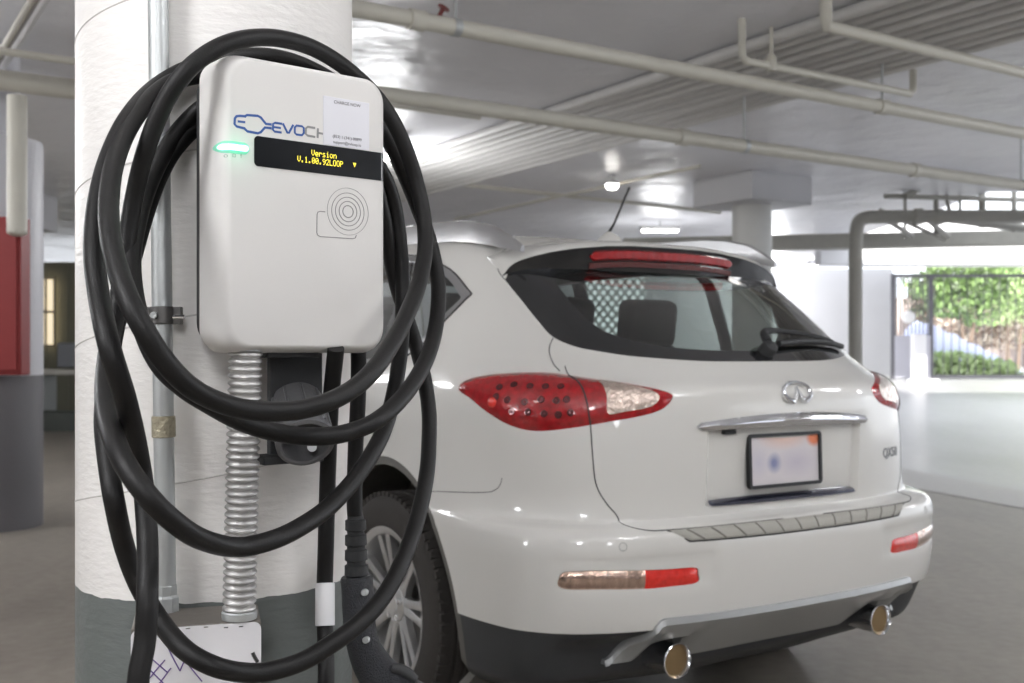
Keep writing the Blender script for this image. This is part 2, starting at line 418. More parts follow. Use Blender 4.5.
tg = np.unique(np.round(np.concatenate([np.arange(0, TMAX, .016), [TMAX]]), 4))
X, Y = np.meshgrid(xg, tg, indexing='ij'); X = X.ravel(); Y = Y.ravel()
jit = np.random.RandomState(3).rand(len(X))*1e-4
keep = np.ones(len(X), bool)
cell = {}
for x, y in vin: cell.setdefault((int(x//.012), int(y//.012)), []).append((x, y))
for i in range(len(X)):
    cx, cy = int(X[i]//.012), int(Y[i]//.012); bad = False
    for a in (-1, 0, 1):
        for b in (-1, 0, 1):
            for (px, py) in cell.get((cx+a, cy+b), ()):
                if (px-X[i])**2+(py-Y[i])**2 < .0055**2: bad = True
    keep[i] = not bad
grid = np.stack([X[keep], Y[keep]], 1)
allv = [Vector((float(a), float(b))) for a, b in np.concatenate([vin, grid])]
cv, ce, cf, *_ = geometry.delaunay_2d_cdt(allv, edges, [], 0, 1e-6)
CV = np.array([(v.x, v.y) for v in cv]); CF = np.array([f for f in cf if len(f) == 3])
CV[:, 1] = np.clip(CV[:, 1], 0, TMAX)
okv = (CV[:, 0] >= -1e-6) & (CV[:, 0] <= SMAX+1e-6)
CF = CF[okv[CF].all(axis=1)]
CC = CV[CF].mean(axis=1)
ar = np.abs(np.cross(CV[CF[:, 1]]-CV[CF[:, 0]], CV[CF[:, 2]]-CV[CF[:, 0]]))
CF = CF[ar > 1e-9]; CC = CV[CF].mean(axis=1)
IN = {n: inside(P, CC[:, 0], CC[:, 1]) for n, P in REG.items()}
cutA = IN['arch_r'] | IN['arch_f']
WHITE = ~(IN['lamp'] | IN['refl'] | IN['glass'] | IN['dlo'] | IN['windshield'] | IN['clad'] | cutA)
PV = surf(CV[:, 0], CV[:, 1]); NV = surf_n(np.clip(CV[:, 0], 3e-3, SMAX-3e-3), np.clip(CV[:, 1], 3e-3, TMAX-3e-3))
def seg_dist(P, poly):
    P = np.asarray(P); d = np.full(len(P), 1e9); q = np.array(poly)
    for i in range(len(q)):
        a = q[i]; b = q[(i+1) % len(q)]; ab = b-a; t = np.clip(((P-a)@ab)/max(ab@ab, 1e-12), 0, 1)
        d = np.minimum(d, np.linalg.norm(P-(a+t[:, None]*ab), axis=1))
    return d
def patch(name, mask, m, parent, off=0., thick=.006, side=None, dome=None, skirt=True):
    """mesh of the body surface inside a region; side None = both halves, +1 right, -1 left"""
    F_ = CF[mask]
    if len(F_) == 0: print('EMPTY', name); return None
    use = np.unique(F_); idx = -np.ones(len(CV), int); idx[use] = np.arange(len(use)); F_ = idx[F_]
    o = np.full(len(use), off)
    if dome:
        poly, h, w = dome; o = off+h*(1-np.exp(-seg_dist(CV[use], poly)/w))
    Pp = PV[use]+NV[use]*o[:, None]; Nn = NV[use]
    V = []; FF = []; NN = []
    for sg in ((1, -1) if side is None else (side,)):
        b = len(V); mm = np.array([sg, 1, 1])
        V += list(map(tuple, Pp*mm)); NN += list(map(tuple, Nn*mm))
        for f in F_: FF.append(tuple(int(x)+b for x in (f if sg > 0 else f[::-1])))
        if skirt:
            cnt = {}
            for f in F_:
                for a, c in ((f[0], f[1]), (f[1], f[2]), (f[2], f[0])): cnt[(a, c)] = cnt.get((a, c), 0)+1
            bd = [(a, c) for (a, c) in cnt if (c, a) not in cnt]
            nb = {}
            for a, c in bd:
                if side is None and abs(Pp[a][0]) < 2e-3 and abs(Pp[c][0]) < 2e-3: continue
                for q in (a, c):
                    if q not in nb:
                        nb[q] = len(V); V.append(tuple((Pp[q]-Nn[q]*thick)*mm)); NN.append(tuple(Nn[q]*mm))
                FF.append((a+b, c+b, nb[c], nb[a])[::-1 if sg > 0 else 1])
    me = bpy.data.meshes.new(name); me.from_pydata(V, [], FF); me.update()
    ob = link(name, me, m, parent)
    if side is None:
        bm = bmesh.new(); bm.from_mesh(me); bmesh.ops.remove_doubles(bm, verts=[v for v in bm.verts if abs(v.co.x) < 2e-3], dist=1e-4)
        bm.to_mesh(me); bm.free()
        for p in me.polygons: p.use_smooth = True
    auto(me, 35)
    return ob
shell = patch('body_shell', WHITE, M['car_white'], car, thick=.014)
M['interior'] = mat('charcoal_interior', (.05, .05, .052), .8, bump=.1, bscale=100)
lining = patch('interior_lining', WHITE & (CC[:, 1] > KT[2]) & (PV[CF].mean(axis=1)[:, 2] > .5), M['interior'], car, off=-.03, thick=.002, skirt=False)
clad = patch('lower_cladding', IN['clad'] & ~cutA, M['cladding'], car, off=-.006, thick=.02)
frit = patch('rear_window_frame', IN['glass'] & ~IN['pane'], M['black_gloss'], car, off=-.001, thick=.005)
pane = patch('rear_window', IN['glass'] & IN['pane'], M['glass_tint'], car, off=-.0012, thick=.0, skirt=False)
wsd = patch('windshield', IN['windshield'] & ~cutA, M['glass_clear'], car, off=-.003, thick=.0, skirt=False)
SC = CC[:, 0]
bp = IN['dloglass']; pil = IN['pillar_b'] | IN['pillar_c']
for sg in (1, -1):
    wsr = patch('window_surround', IN['dlo'] & ~IN['dloglass'], mat('trim_satin_chrome', (.42, .42, .43), .3, metal=.8) if 'trim_satin_chrome' not in MATS else MATS['trim_satin_chrome'], car, off=.003, thick=.01, side=sg)
    _q = np.array(REG['dlo']); _P = surf(_q[:, 0], _q[:, 1])+surf_n(_q[:, 0], _q[:, 1])*.002; _P[:, 0] *= sg
    tube('window_seal', [tuple(p) for p in _P], .0028, M['seal'], wsr, 6, closed=True)
    for pn in ('pillar_b', 'pillar_c'):
        patch('door_pillar', IN['dloglass'] & IN[pn], M['black_gloss'], car, off=-.001, thick=.01, side=sg)
    vm = PV[CF].mean(axis=1)[:, 1]
    for nm, a, b in (('quarter_window', 0, 1.25), ('rear_side_window', 1.25, 2.03), ('front_side_window', 2.03, 9)):
        patch(nm, IN['dloglass'] & ~pil & (vm > a) & (vm < b), M['glass_tint'], car, off=-.003, thick=0, side=sg, skirt=False)
    # tail lamp with its sections
    lp = patch('tail_lamp', IN['lamp'] & ~IN['clear'], M['red_lens'], car, off=-.002, thick=.012, side=sg, dome=(REG['lamp'], .014, .018))
    cl = patch('reversing_lens', IN['clear'], M['clear_lens'], lp, off=-.0005, thick=.004, side=sg, dome=(REG['lamp'], .014, .018))
    zs = [(x[0], x[1]) for x in resample(split, .006, False)]
    P = surf([a for a, b in zs], [b for a, b in zs]); N = surf_n([a for a, b in zs], [b for a, b in zs])
    dd = 1-np.exp(-seg_dist(np.array(zs), REG['lamp'])/.018)
    isn = inside(REG['lamp'], np.array(zs)[:, 0], np.array(zs)[:, 1])
    Q = P+N*(np.where(isn, -.002+.014*dd, -.001))[:, None]; Q[:, 0] *= sg
    tube('lamp_split_seam', [tuple(q) for q in Q], .0022, M['seal'], lp, 6)
    # led bulbs behind the lens: three rows of dark cups, one bright bulb at the outer end
    cups = [(501,389),(515,387),(531,388.5),(546,389),(561,389),(498,398),(509,401),(526,403),(542,401),(557,402),(567,401),(513,412),(529,412.5),(545,414),(559,415),(571,413)]
    for q in tr_px(cups):
        p = surf([q[0]], [q[1]])[0]; n = surf_n([q[0]], [q[1]])[0]
        p = p+n*(.0125*(1-math.exp(-seg_dist(np.array([q]), REG['lamp'])[0]/.018))-.0035)
        p[0] *= sg; n = n.copy(); n[0] *= sg
        bm = bmesh.new(); lathe(bm, [(.0115, 0), (.0105, .003), (.005, .0038), (0.0005, .0025)], axis_to(p, n), 14)
        build('led_cup', bm, MATS['led_cup'] if 'led_cup' in MATS else mat('led_cup', (.10, .004, .008), .1, coat=1., metal=.4), lp)
    q = tr_px([(494, 403)])[0]; p = surf([q[0]], [q[1]])[0]; n = surf_n([q[0]], [q[1]])[0]
    p = p+n*.006; p[0] *= sg; n[0] *= sg
    bm = bmesh.new(); lathe(bm, [(.016, 0), (.0155, .004), (.011, .009), (.004, .011), (0.0005, .0112)], axis_to(p, n), 24)
    build('turn_bulb', bm, M['red_bright'], lp)
    # bumper reflector
    xc = tr_px([(645, 579)])[0][0]
    rf = patch('bumper_reflector', IN['refl'] & (CC[:, 0] < xc), M['red_bright'], car, off=-.004, thick=.01, side=sg, dome=(REG['refl'], .008, .006))
    patch('bumper_lamp_lens', IN['refl'] & (CC[:, 0] >= xc), M['amber_lens'], rf, off=-.004, thick=.01, side=sg, dome=(REG['refl'], .008, .006))
def seam(name, pts, r=.002, both=True, m=None, off=-.0008, trf=tr_px, par=None):
    q = np.array(resample(smooth2(trf(pts), 6, False), .01, False))
    P = surf(q[:, 0], q[:, 1]); N = surf_n(q[:, 0], q[:, 1]); P = P+N*off
    for sg in ((1, -1) if both else (1,)):
        tube(name, [(p[0]*sg, p[1], p[2]) for p in P], r, m or M['seal'], par or car, 6)
seam('tailgate_seam', [(553,338),(550,345),(549.5,354),(553,363),(560,371)])
seam('tailgate_seam', [(590.6,427),(592.7,457),(596,484),(606,503),(618,517),(630,527),(649,530.5),(668,530)])
seam('tailgate_seam', [(667,530),(700,527.5),(740,523.5),(779,519),(783,518.5)])
seam('bumper_seam', [(428,491.5),(450,492),(485,492.3),(495,490),(500,485),(502,478)], r=.0016)
seam('spoiler_seam', [(506,249),(500,254),(496.5,262),(499,272),(505,280)], r=.0018)
# rear door / fuel flap lines on the side
seam('door_seam', [(1.33,.50),(1.40,.62),(1.36,.80),(1.27,1.03)], trf=tr_side)
seam('door_seam', [(2.06,.34),(2.06,.7),(2.06,1.0)], trf=tr_side)
seam('door_seam', [(3.18,.34),(3.2,.7),(3.15,1.0)], trf=tr_side)
# step pad on the bumper shelf
def shelf_pad():
    tp = tr_px([(667,530.5),(700,527.5),(740,523.5),(779,519.2)]); bt = tr_px([(690,541.3),(710,540),(745,537),(779,533.5)])
    tp = resample(smooth2(tp, 8, False), .01, False); bt = resample(smooth2(bt, 8, False), .01, False)
    n = 24; V = []; 
    A = np.array(tp); B = np.array(bt)
    A = np.stack([np.interp(np.linspace(0, 1, n), np.linspace(0, 1, len(A)), A[:, k]) for k in (0, 1)], 1)
    B = np.stack([np.interp(np.linspace(0, 1, n), np.linspace(0, 1, len(B)), B[:, k]) for k in (0, 1)], 1)
    A[:, 0] *= 1-(np.arange(n)/(n-1))**6*(A[-1, 0]/A[-1, 0]) if False else 1
    A = np.concatenate([A, [[0, A[-1, 1]]]]); B = np.concatenate([B, [[0, B[-1, 1]]]])
    n += 1; bm = bmesh.new(); W = 8; full = []
    for i in list(range(n))+list(range(n-2, -1, -1)):
        sg = 1 if len(full) < n else -1; row = []
        for j in range(W+1):
            s, t = A[i]*(1-j/W)+B[i]*j/W
            p = surf([s], [t])[0]; nn = surf_n([max(s, .003)], [t])[0]; p = p+nn*(.0045 if 0 < j < W and 0 < len(full) < 2*n-2 else .0); row.append(bm.verts.new((p[0]*sg, p[1], p[2])))
        full.append(row)
    for a, b in zip(full[:-1], full[1:]):
        for j in range(W): bm.faces.new((a[j], a[j+1], b[j+1], b[j]))
    pad = build('bumper_step_pad', bm, mat('step_pad_plastic', (.42, .41, .37), .5, bump=.3, bscale=300), car, ang=60)
    edge = [(B[i][0], B[i][1]) for i in range(n)]
    P = surf([a for a, b in edge], [b for a, b in edge])
    pl = [(p[0], p[1]-.001, p[2]) for p in P]; pl = pl+[(-x, y, z) for x, y, z in pl[-2::-1]]
    e0 = surf([A[0][0]], [A[0][1]])[0]; pl = [tuple(e0)]+pl+[(-e0[0], e0[1], e0[2])]
    tube('pad_edge', pl, .0025, M['seal'], pad, 6)
    for k in range(12):
        f = (k+.5)/12*2-1; sg = 1 if f < 0 else -1; f = abs(f)*.97
        a = np.array([A[0][0]*f, np.interp(A[0][0]*f, A[::-1, 0], A[::-1, 1])]); b = np.array([B[0][0]*f, np.interp(B[0][0]*f, B[::-1, 0], B[::-1, 1])])
        pts = []
        for j in np.linspace(.12, .88, 6):
            s, t = a*(1-j)+b*j; s = max(0.003, s+.012*(j-.5)*sg); p = surf([s], [t])[0]+surf_n([s], [t])[0]*.0045; pts.append((p[0]*sg, p[1], p[2]))
        tube('grip_rib', pts, .003, M['plastic_dark'] if False else MATS['step_pad_rib'] if 'step_pad_rib' in MATS else mat('step_pad_rib', (.27, .26, .235), .6), pad, 6)
shelf_pad()
# parking sensors
for px in ((623, 547),):
    for q in tr_px([px]):
        for sg in (1, -1):
            p = surf([q[0]], [q[1]])[0]; n = surf_n([q[0]], [q[1]])[0]; p[0] *= sg; n[0] *= sg
            bm = bmesh.new(); lathe(bm, [(.012, -.002), (.012, .0008), (.0095, .0008), (.0095, -.0005), (.0005, -.0003)], axis_to(p, n), 24)
            build('parking_sensor', bm, mat('sensor_ring_paint', (.45, .45, .43), .4) if 'sensor_ring_paint' not in MATS else MATS['sensor_ring_paint'], car)
# chrome bar over the plate
def v_at(u, z):
    r = cast(Vector((abs(u), -2, z+ZO)), Vector((0, 1, 0))); return surf([r[0]], [r[1]])[0][1]
def chrome_bar():
    bm = bmesh.new(); rings = []
    for u in np.linspace(-.352, .352, 57):
        k = abs(u)/.352; zc = .906-.013*k*k; h = .021*(1-.42*k**2.2); h = h*math.sqrt(max(0.05, 1-max(0, k-.97)/.03)) 
        v = v_at(min(abs(u), .40), .935)-.001; ring = []
        for (a, b) in ((.010, -1), (-.010, -.8), (-.016, -.35), (-.017, .1), (-.012, .6), (-.004, .95), (.010, 1)):
            ring.append(bm.verts.new((u, v+a*(1-.35*k), zc+ZO+h*b)))
        rings.append(ring)
    for a, b in zip(rings[:-1], rings[1:]):
        for j in range(7): bm.faces.new((a[j], a[(j+1) % 7], b[(j+1) % 7], b[j]))
    bm.faces.new(rings[0]); bm.faces.new(rings[-1][::-1])
    cb = build('tailgate_chrome_bar', bm, mat('brushed_chrome', (.78, .79, .82), .2, metal=1., cvar=.12, cscale=25, rvar=.08), car, ang=30)
    v = v_at(.2, .89)
    bm = bmesh.new(); bm_box(bm, (-.235, v+.004, .876+ZO), (.045, .02, .012)); build('release_switch', bm, M['plastic_dark'], cb, bevel=.003)
chrome_bar()
# sill under the plate recess: ledge with its dark blue reflection put into the colour
def ledge():
    bm = bmesh.new(); rings = []
    for u in np.linspace(-.296, .296, 41):
        k = abs(u)/.296; v = v_at(.35, .66)+.002; h = .013*(1-k**4*.8)
        v0 = v_at(abs(u), .72)
        rings.append([bm.verts.new((u, a, b+ZO)) for a, b in ((v0-.002, .684+h*.4), (v0-.012, .682+h*.3), (v0-.02, .678), (v0-.02, .672-h*.2), (v0-.004, .672-h*.3))])
    for a, b in zip(rings[:-1], rings[1:]):
        for j in range(5): bm.faces.new((a[j], a[(j+1) % 5], b[(j+1) % 5], b[j]))
    bm.faces.new(rings[0]); bm.faces.new(rings[-1][::-1])
    build('recess_lip', bm, mat('lip_reflection_blue', (.08, .085, .13), .12, metal=.8, coat=1.), car, ang=30)
ledge()
# plate, plain pale sheet with blurred tints: no readable text in the photo
def plate():
    v = v_at(0, .79)-.002; uc = -.013; zc = .787+ZO; tilt = Matrix.Rotation(math.radians(-2), 4, 'X')
    Mx = Matrix.Translation((uc, v, zc))@tilt
    def ring_mesh(w, h, r, d0, d1, rim):
        bm = bmesh.new()
        def rr(w, h, r): return [(sx*(w/2-r)+r*math.cos(a), sz*(h/2-r)+r*math.sin(a)) for sx, sz, a0 in ((1, 1, 0), (-1, 1, PI/2), (-1, -1, PI), (1, -1, 1.5*PI)) for a in np.linspace(a0, a0+PI/2, 7)]
        o = rr(w, h, r); i = rr(w-2*rim, h-2*rim, max(r-rim, .003))
        L = [[bm.verts.new(Mx@Vector((x, y, z))) for x, z in P] for P, y in ((o, d0), (o, d1), (i, d1), (i, d0+.002))]
        n = len(o)
        for a, b in zip(L[:-1], L[1:]):
            for k in range(n): bm.faces.new((a[k], a[(k+1) % n], b[(k+1) % n], b[k]))
        return bm, L
    bm, L = ring_mesh(.302, .158, .013, .0, -.014, .010)
    fr = build('plate_frame', bm, mat('plate_frame_plastic', (.012, .012, .013), .35), car, ang=30)
    bm = bmesh.new(); bm_box(bm, (0, -.006, 0), (.286, .003, .140)); bm.transform(Mx)
    m = mat('licence_plate_paint', (.66, .62, .64), .4); nt = m.node_tree; b = nt.nodes['Principled BSDF']
    tc = [n for n in nt.nodes if n.type == 'TEX_COORD'][0]
    def spot(cx, cz, r, sx, col, prev, power=1.):
        mp = nt.nodes.new('ShaderNodeMapping'); c = Mx@Vector((cx, 0, cz)); mp.vector_type = 'POINT'
        mp.inputs['Location'].default_value = (-c.x/r*sx, 0, -c.z/r); mp.inputs['Scale'].default_value = (sx/r, 0, 1/r)
        nt.links.new(tc.outputs['Object'], mp.inputs[0]); g = nt.nodes.new('ShaderNodeTexGradient'); g.gradient_type = 'SPHERICAL'
        nt.links.new(mp.outputs[0], g.inputs[0]); mx = nt.nodes.new('ShaderNodeMix'); mx.data_type = 'RGBA'
        mu = nt.nodes.new('ShaderNodeMath'); mu.operation = 'MULTIPLY'; mu.inputs[1].default_value = power; mu.use_clamp = True
        nt.links.new(g.outputs['Fac'], mu.inputs[0]); nt.links.new(mu.outputs[0], mx.inputs['Factor'])
        nt.links.new(prev, mx.inputs['A']); mx.inputs['B'].default_value = (*col, 1); return mx.outputs['Result']
    src = b.inputs['Base Color'].links[0].from_socket
    src = spot(.0, .075, .05, .4, (.78, .50, .40), src, 1.0)
    src = spot(.125, .06, .03, .8, (.75, .22, .10), src, 2.)
    src = spot(-.045, -.008, .034, 1, (.22, .24, .42), src, 1.3)
    src = spot(.05, -.01, .05, .5, (.50, .46, .55), src, .8)
    src = spot(-.11, -.005, .05, .9, (.50, .48, .58), src, .7)
    nt.links.new(src, b.inputs['Base Color'])
    build('licence_plate', bm, m, fr, bevel=.001)
plate()
# badge: oval ring open at the foot with two rays meeting inside
def badge():
    zc = .985+ZO; sl = math.atan2(v_at(0, 1.01)-v_at(0, .96), .05)
    v = v_at(0, .985)-.004; X = Matrix.Translation((.012, v, zc))@Matrix.Rotation(-sl, 4, 'X'); a, b = .055, .031
    bm = bmesh.new()
    P = [X@Vector((a*math.sin(t), 0, b*math.cos(t))) for t in np.linspace(-PI+.42, PI-.42, 60)]
    bm_tube(bm, P, [.0048+.0036*abs(k/59-.5)*2 for k in range(60)], 10)
    for sg in (1, -1):
        pts = [(sg*.0015, .017), (sg*.006, .004), (sg*.0235, -.030), (sg*.0095, -.0235), (sg*.004, -.012)]
        f = [bm.verts.new(X@Vector((x, -.006, z))) for x, z in pts]; g = [bm.verts.new(X@Vector((x, .004, z))) for x, z in pts]
        bm.faces.new(f); bm.faces.new(g[::-1])
        for i in range(5): bm.faces.new((f[i], f[(i+1) % 5], g[(i+1) % 5], g[i]))
    build('car_badge', bm, M['chrome'], car, ang=35)
badge()
def lettering():
    def mp(co):
        u = .462+co.x; z = .765+co.y*1.0
        r = cast(Vector((u, -2, z+ZO)), Vector((0, 1, 0)))
        p = surf([r[0]], [r[1]])[0]; n = surf_n([r[0]], [r[1]])[0]
        return Vector(p+n*(co.z+.0012))
    text_mesh('model_lettering', 'QX50', .043, mat('lettering_chrome', (.3, .3, .3), .25, metal=.9), car, mp, extrude=.0012, align='LEFT', spacing=1.05, bold=.0006)
lettering()
# spoiler: white cap, black underside, stop lamp
US = [0, .15, .25, .37, .45, .506, .55, .58, .605]
VT = [.618, .622, .628, .636, .648, .661, .675, .688, .70]
ZT = [1.453, 1.452, 1.447, 1.434, 1.420, 1.406, 1.392, 1.376, 1.340]
ZB = [1.363, 1.364, 1.366, 1.358, 1.342, 1.334, 1.330, 1.328, 1.326]
def sp(u): k = abs(u); return np.interp(k, US, VT), np.interp(k, US, ZT)+ZO, np.interp(k, US, ZB)+ZO
def loft(name, rings, m, parent, closed=True, ang=35, caps=True):
    bm = bmesh.new(); R_ = [[bm.verts.new(p) for p in r] for r in rings]; n = len(R_[0])
    for a, b in zip(R_[:-1], R_[1:]):
        for j in range(n if closed else n-1): bm.faces.new((a[j], a[(j+1) % n], b[(j+1) % n], b[j]))
    if caps and closed: bm.faces.new(R_[0]); bm.faces.new(R_[-1][::-1])
    return build(name, bm, m, parent, ang=ang)
us = np.linspace(-.60, .60, 81)
rings = []; rb = []
for u in us:
    v, zt, zb = sp(u); w = min(1, (.603-abs(u))/.12); w = max(w, .02)
    def bv(z, u=u):
        r = cast(Vector((min(abs(u), .66), -2, z)), Vector((0, 1, 0))); return surf([r[0]], [r[1]])[0][1]
    vin_ = bv(min(zt+.035, 1.50+ZO)); vf_ = max(vin_, v+.05)
    ztop = 1.497+ZO-.085*(abs(u)/.6)**2.4
    vt2 = bv(ztop-.004)
    rings.append([(u, v, zt+.001), (u, v+.012, zt+.012*w+.002), (u, v+(vt2-v)*.45, zt+(ztop-zt)*.66), (u, vt2+.01, ztop), (u, vt2+.06, ztop-.01), (u, v+.04+(vt2-v)*.6, zt-.004), (u, v+.012, zt-.002)])
    vg = bv(zb-.004)
    rb.append([(u, v+.001, zt), (u, v+.008, zt-(zt-zb)*.5), (u, v+.018, zb), (u, max(vg, v+.03)+.01, zb-.003), (u, max(vg, v+.03)+.05, zt-.004)])
cap = loft('roof_spoiler', rings, M['car_white'], car, ang=50)
und = loft('spoiler_underside', rb, M['black_gloss'], cap, ang=40)
rs = []
for u in np.linspace(-.31, .31, 41):
    v, zt, zb = sp(u); k = min(1, (.3101-abs(u))/.02+.25); h = .0165*k; zc = zt-.029
    rs.append([(u, v+.003, zc+h), (u, v-.006*k, zc+h*.7), (u, v-.006*k+.003, zc-h*.7), (u, v+.008, zc-h), (u, v+.02, zc)])
loft('stop_lamp', rs, M['red_bright'] if False else mat('stop_lamp_lens', (.36, .012, .014), .15, coat=1., bump=.4, bscale=120, cvar=.5, cscale=50, stretch=(1, 1, .2)), cap, ang=35)
rs = []
for u in np.linspace(-.31, .31, 41):
    v, zt, zb = sp(u); zc = zt-.060
    rs.append([(u, v+.010, zc+.011), (u, v+.0045, zc+.008), (u, v+.009, zc-.008), (u, v+.016, zc-.010), (u, v+.03, zc)])
loft('stop_lamp_reflector', rs, mat('dark_red_lens', (.10, .008, .008), .2, coat=1., bump=.4, bscale=200), cap, ang=35)
# skid plate and exhausts
ud = np.linspace(-.60, .60, 101); rr = []
def vb(u, z):
    r = cast(Vector((min(abs(u), .8), -2, z+ZO)), Vector((0, 1, 0))); return surf([r[0]], [r[1]])[0][1]
for u in ud:
    a = abs(u); s_ = np.clip((a-.505)/.09, 0, 1); s_ = s_*s_*(3-2*s_)
    zt = .390-.13*s_; zb = .238+.012*np.clip((a-.3)/.28, 0, 1)
    ex = math.exp(-((a-.423)/.066)**4); zb += .085*ex
    zt = max(zt, zb+.008); v = vb(u, .38)
    v = vb(u, zt-.01); v3 = vb(u, zt-min(.04, (zt-zb)*.5)); v4 = vb(u, max(zb+.01, .215))
    rr.append([(u, v+.03, zt+ZO+.004), (u, v-.010, zt+ZO), (u, v-.015, zt-.016+ZO), (u, v3-.008, zt-min(.04, (zt-zb)*.5)+ZO), (u, v4-.012, zb+ZO), (u, v4+.03, zb+ZO-.004), (u, v4+.06, zt-.02+ZO)])
loft('rear_skid_plate', rr, M['silver'], car, ang=28)
for sg in (1, -1):
    u = .423*sg; z = .255+ZO; bm = bmesh.new()
    lathe(bm, [(.040, .30), (.043, .012), (.0475, .002), (.049, -.006), (.0465, -.008), (.042, .0), (.039, .02), (.038, .28), (.0005, .28)], axis_to((u, .092, z), (0, 1, -.02)), 40)
    ex = build('exhaust_tip', bm, M['chrome'], car, ang=40)
    bm = bmesh.new(); lathe(bm, [(.0410, .004), (.0375, .05), (.0365, .2), (.0005, .2)], axis_to((u, .092, z), (0, 1, -.02)), 32)
    build('exhaust_inner', bm, M['brass'], ex)
# roof rails, antenna, wiper
for sg in (1, -1):
    L = []
    for v, z, w in ((.66, 1.437, .006), (.72, 1.472, .012), (.80, 1.51, .016), (.92, 1.538, .018), (1.05, 1.553, .02), (1.3, 1.566, .02), (1.7, 1.575, .022), (2.2, 1.57, .022), (2.5, 1.54, .02), (2.62, 1.50, .012)):
        u = np.interp(v, [.66, .8, 1.0, 1.5, 2.6], [.555, .57, .575, .58, .57]); base = np.interp(v, [.66, .72, .80, .92, 1.1, 1.5, 2.3, 2.62], [1.425, 1.437, 1.455, 1.475, 1.492, 1.50, 1.48, 1.445])
        L.append([(sg*(u-w), v, z+ZO-.006), (sg*(u-w*.3), v, z+ZO), (sg*(u+w*.5), v, z+ZO-.004), (sg*(u+w*1.2), v, (z+base)/2+ZO), (sg*(u+w*1.5), v, base+ZO-.008), (sg*(u-w), v, base+ZO-.01)])
    loft('roof_rail', L, M['alu'] if False else mat('roof_rail_silver', (.42, .42, .43), .3, metal=.6, coat=.6) if 'roof_rail_silver' not in MATS else MATS['roof_rail_silver'], car, ang=40)
ab = CARI@at(609, 236, 3.98)
bm = bmesh.new(); lathe(bm, [(.045, -.02), (.04, 0), (.03, .010), (.014, .022), (.006, .028), (.0005, .03)], Matrix.Translation((ab.x, ab.y, ab.z-.012))@Matrix.Diagonal((.8, 1.5, 1, 1)), 24)
an = build('antenna_base', bm, M['car_white'], car)
tip_ = CARI@at(629, 188, 4.2)
tube('antenna_mast', [ab+Vector((0, 0, .012)), ab*.75+tip_*.25, tip_*.75+ab*.25, tip_], [.006, .0045, .0042, .005], M['plastic_dark'], an, 8)
def wiper():
    piv = (.02, 1.115); tipw = (.43, 1.155)
    def q(u, z, o): 
        r = cast(Vector((u, -2, z+ZO)), Vector((0, 1, 0))); return Vector(surf([r[0]], [r[1]])[0]+surf_n([r[0]], [r[1]])[0]*o)
    bm = bmesh.new()
    p0 = q(.03, 1.10, .02)
    lathe(bm, [(.026, -.03), (.026, .0), (.022, .012), (.01, .018), (.0005, .019)], axis_to(p0, (0, -.75, .66)), 24)
    arm = [q(.03, 1.11, .03), q(.04, 1.130, .036), q(.08, 1.140, .036), q(.18, 1.140, .032), q(.30, 1.133, .026), q(.40, 1.124, .02)]
    bm_tube(bm, catmull(arm, 6), [.014 - .009*(k/30) for k in range(31)], 8)
    w = build('rear_wiper', bm, M['plastic_dark'], car)
    bl = [q(.10, 1.118, .014), q(.22, 1.126, .014), q(.36, 1.124, .014), q(.47, 1.112, .013)]
    tube('wiper_blade', catmull(bl, 6), .010, M['plastic_dark'], w, 8)
wiper()
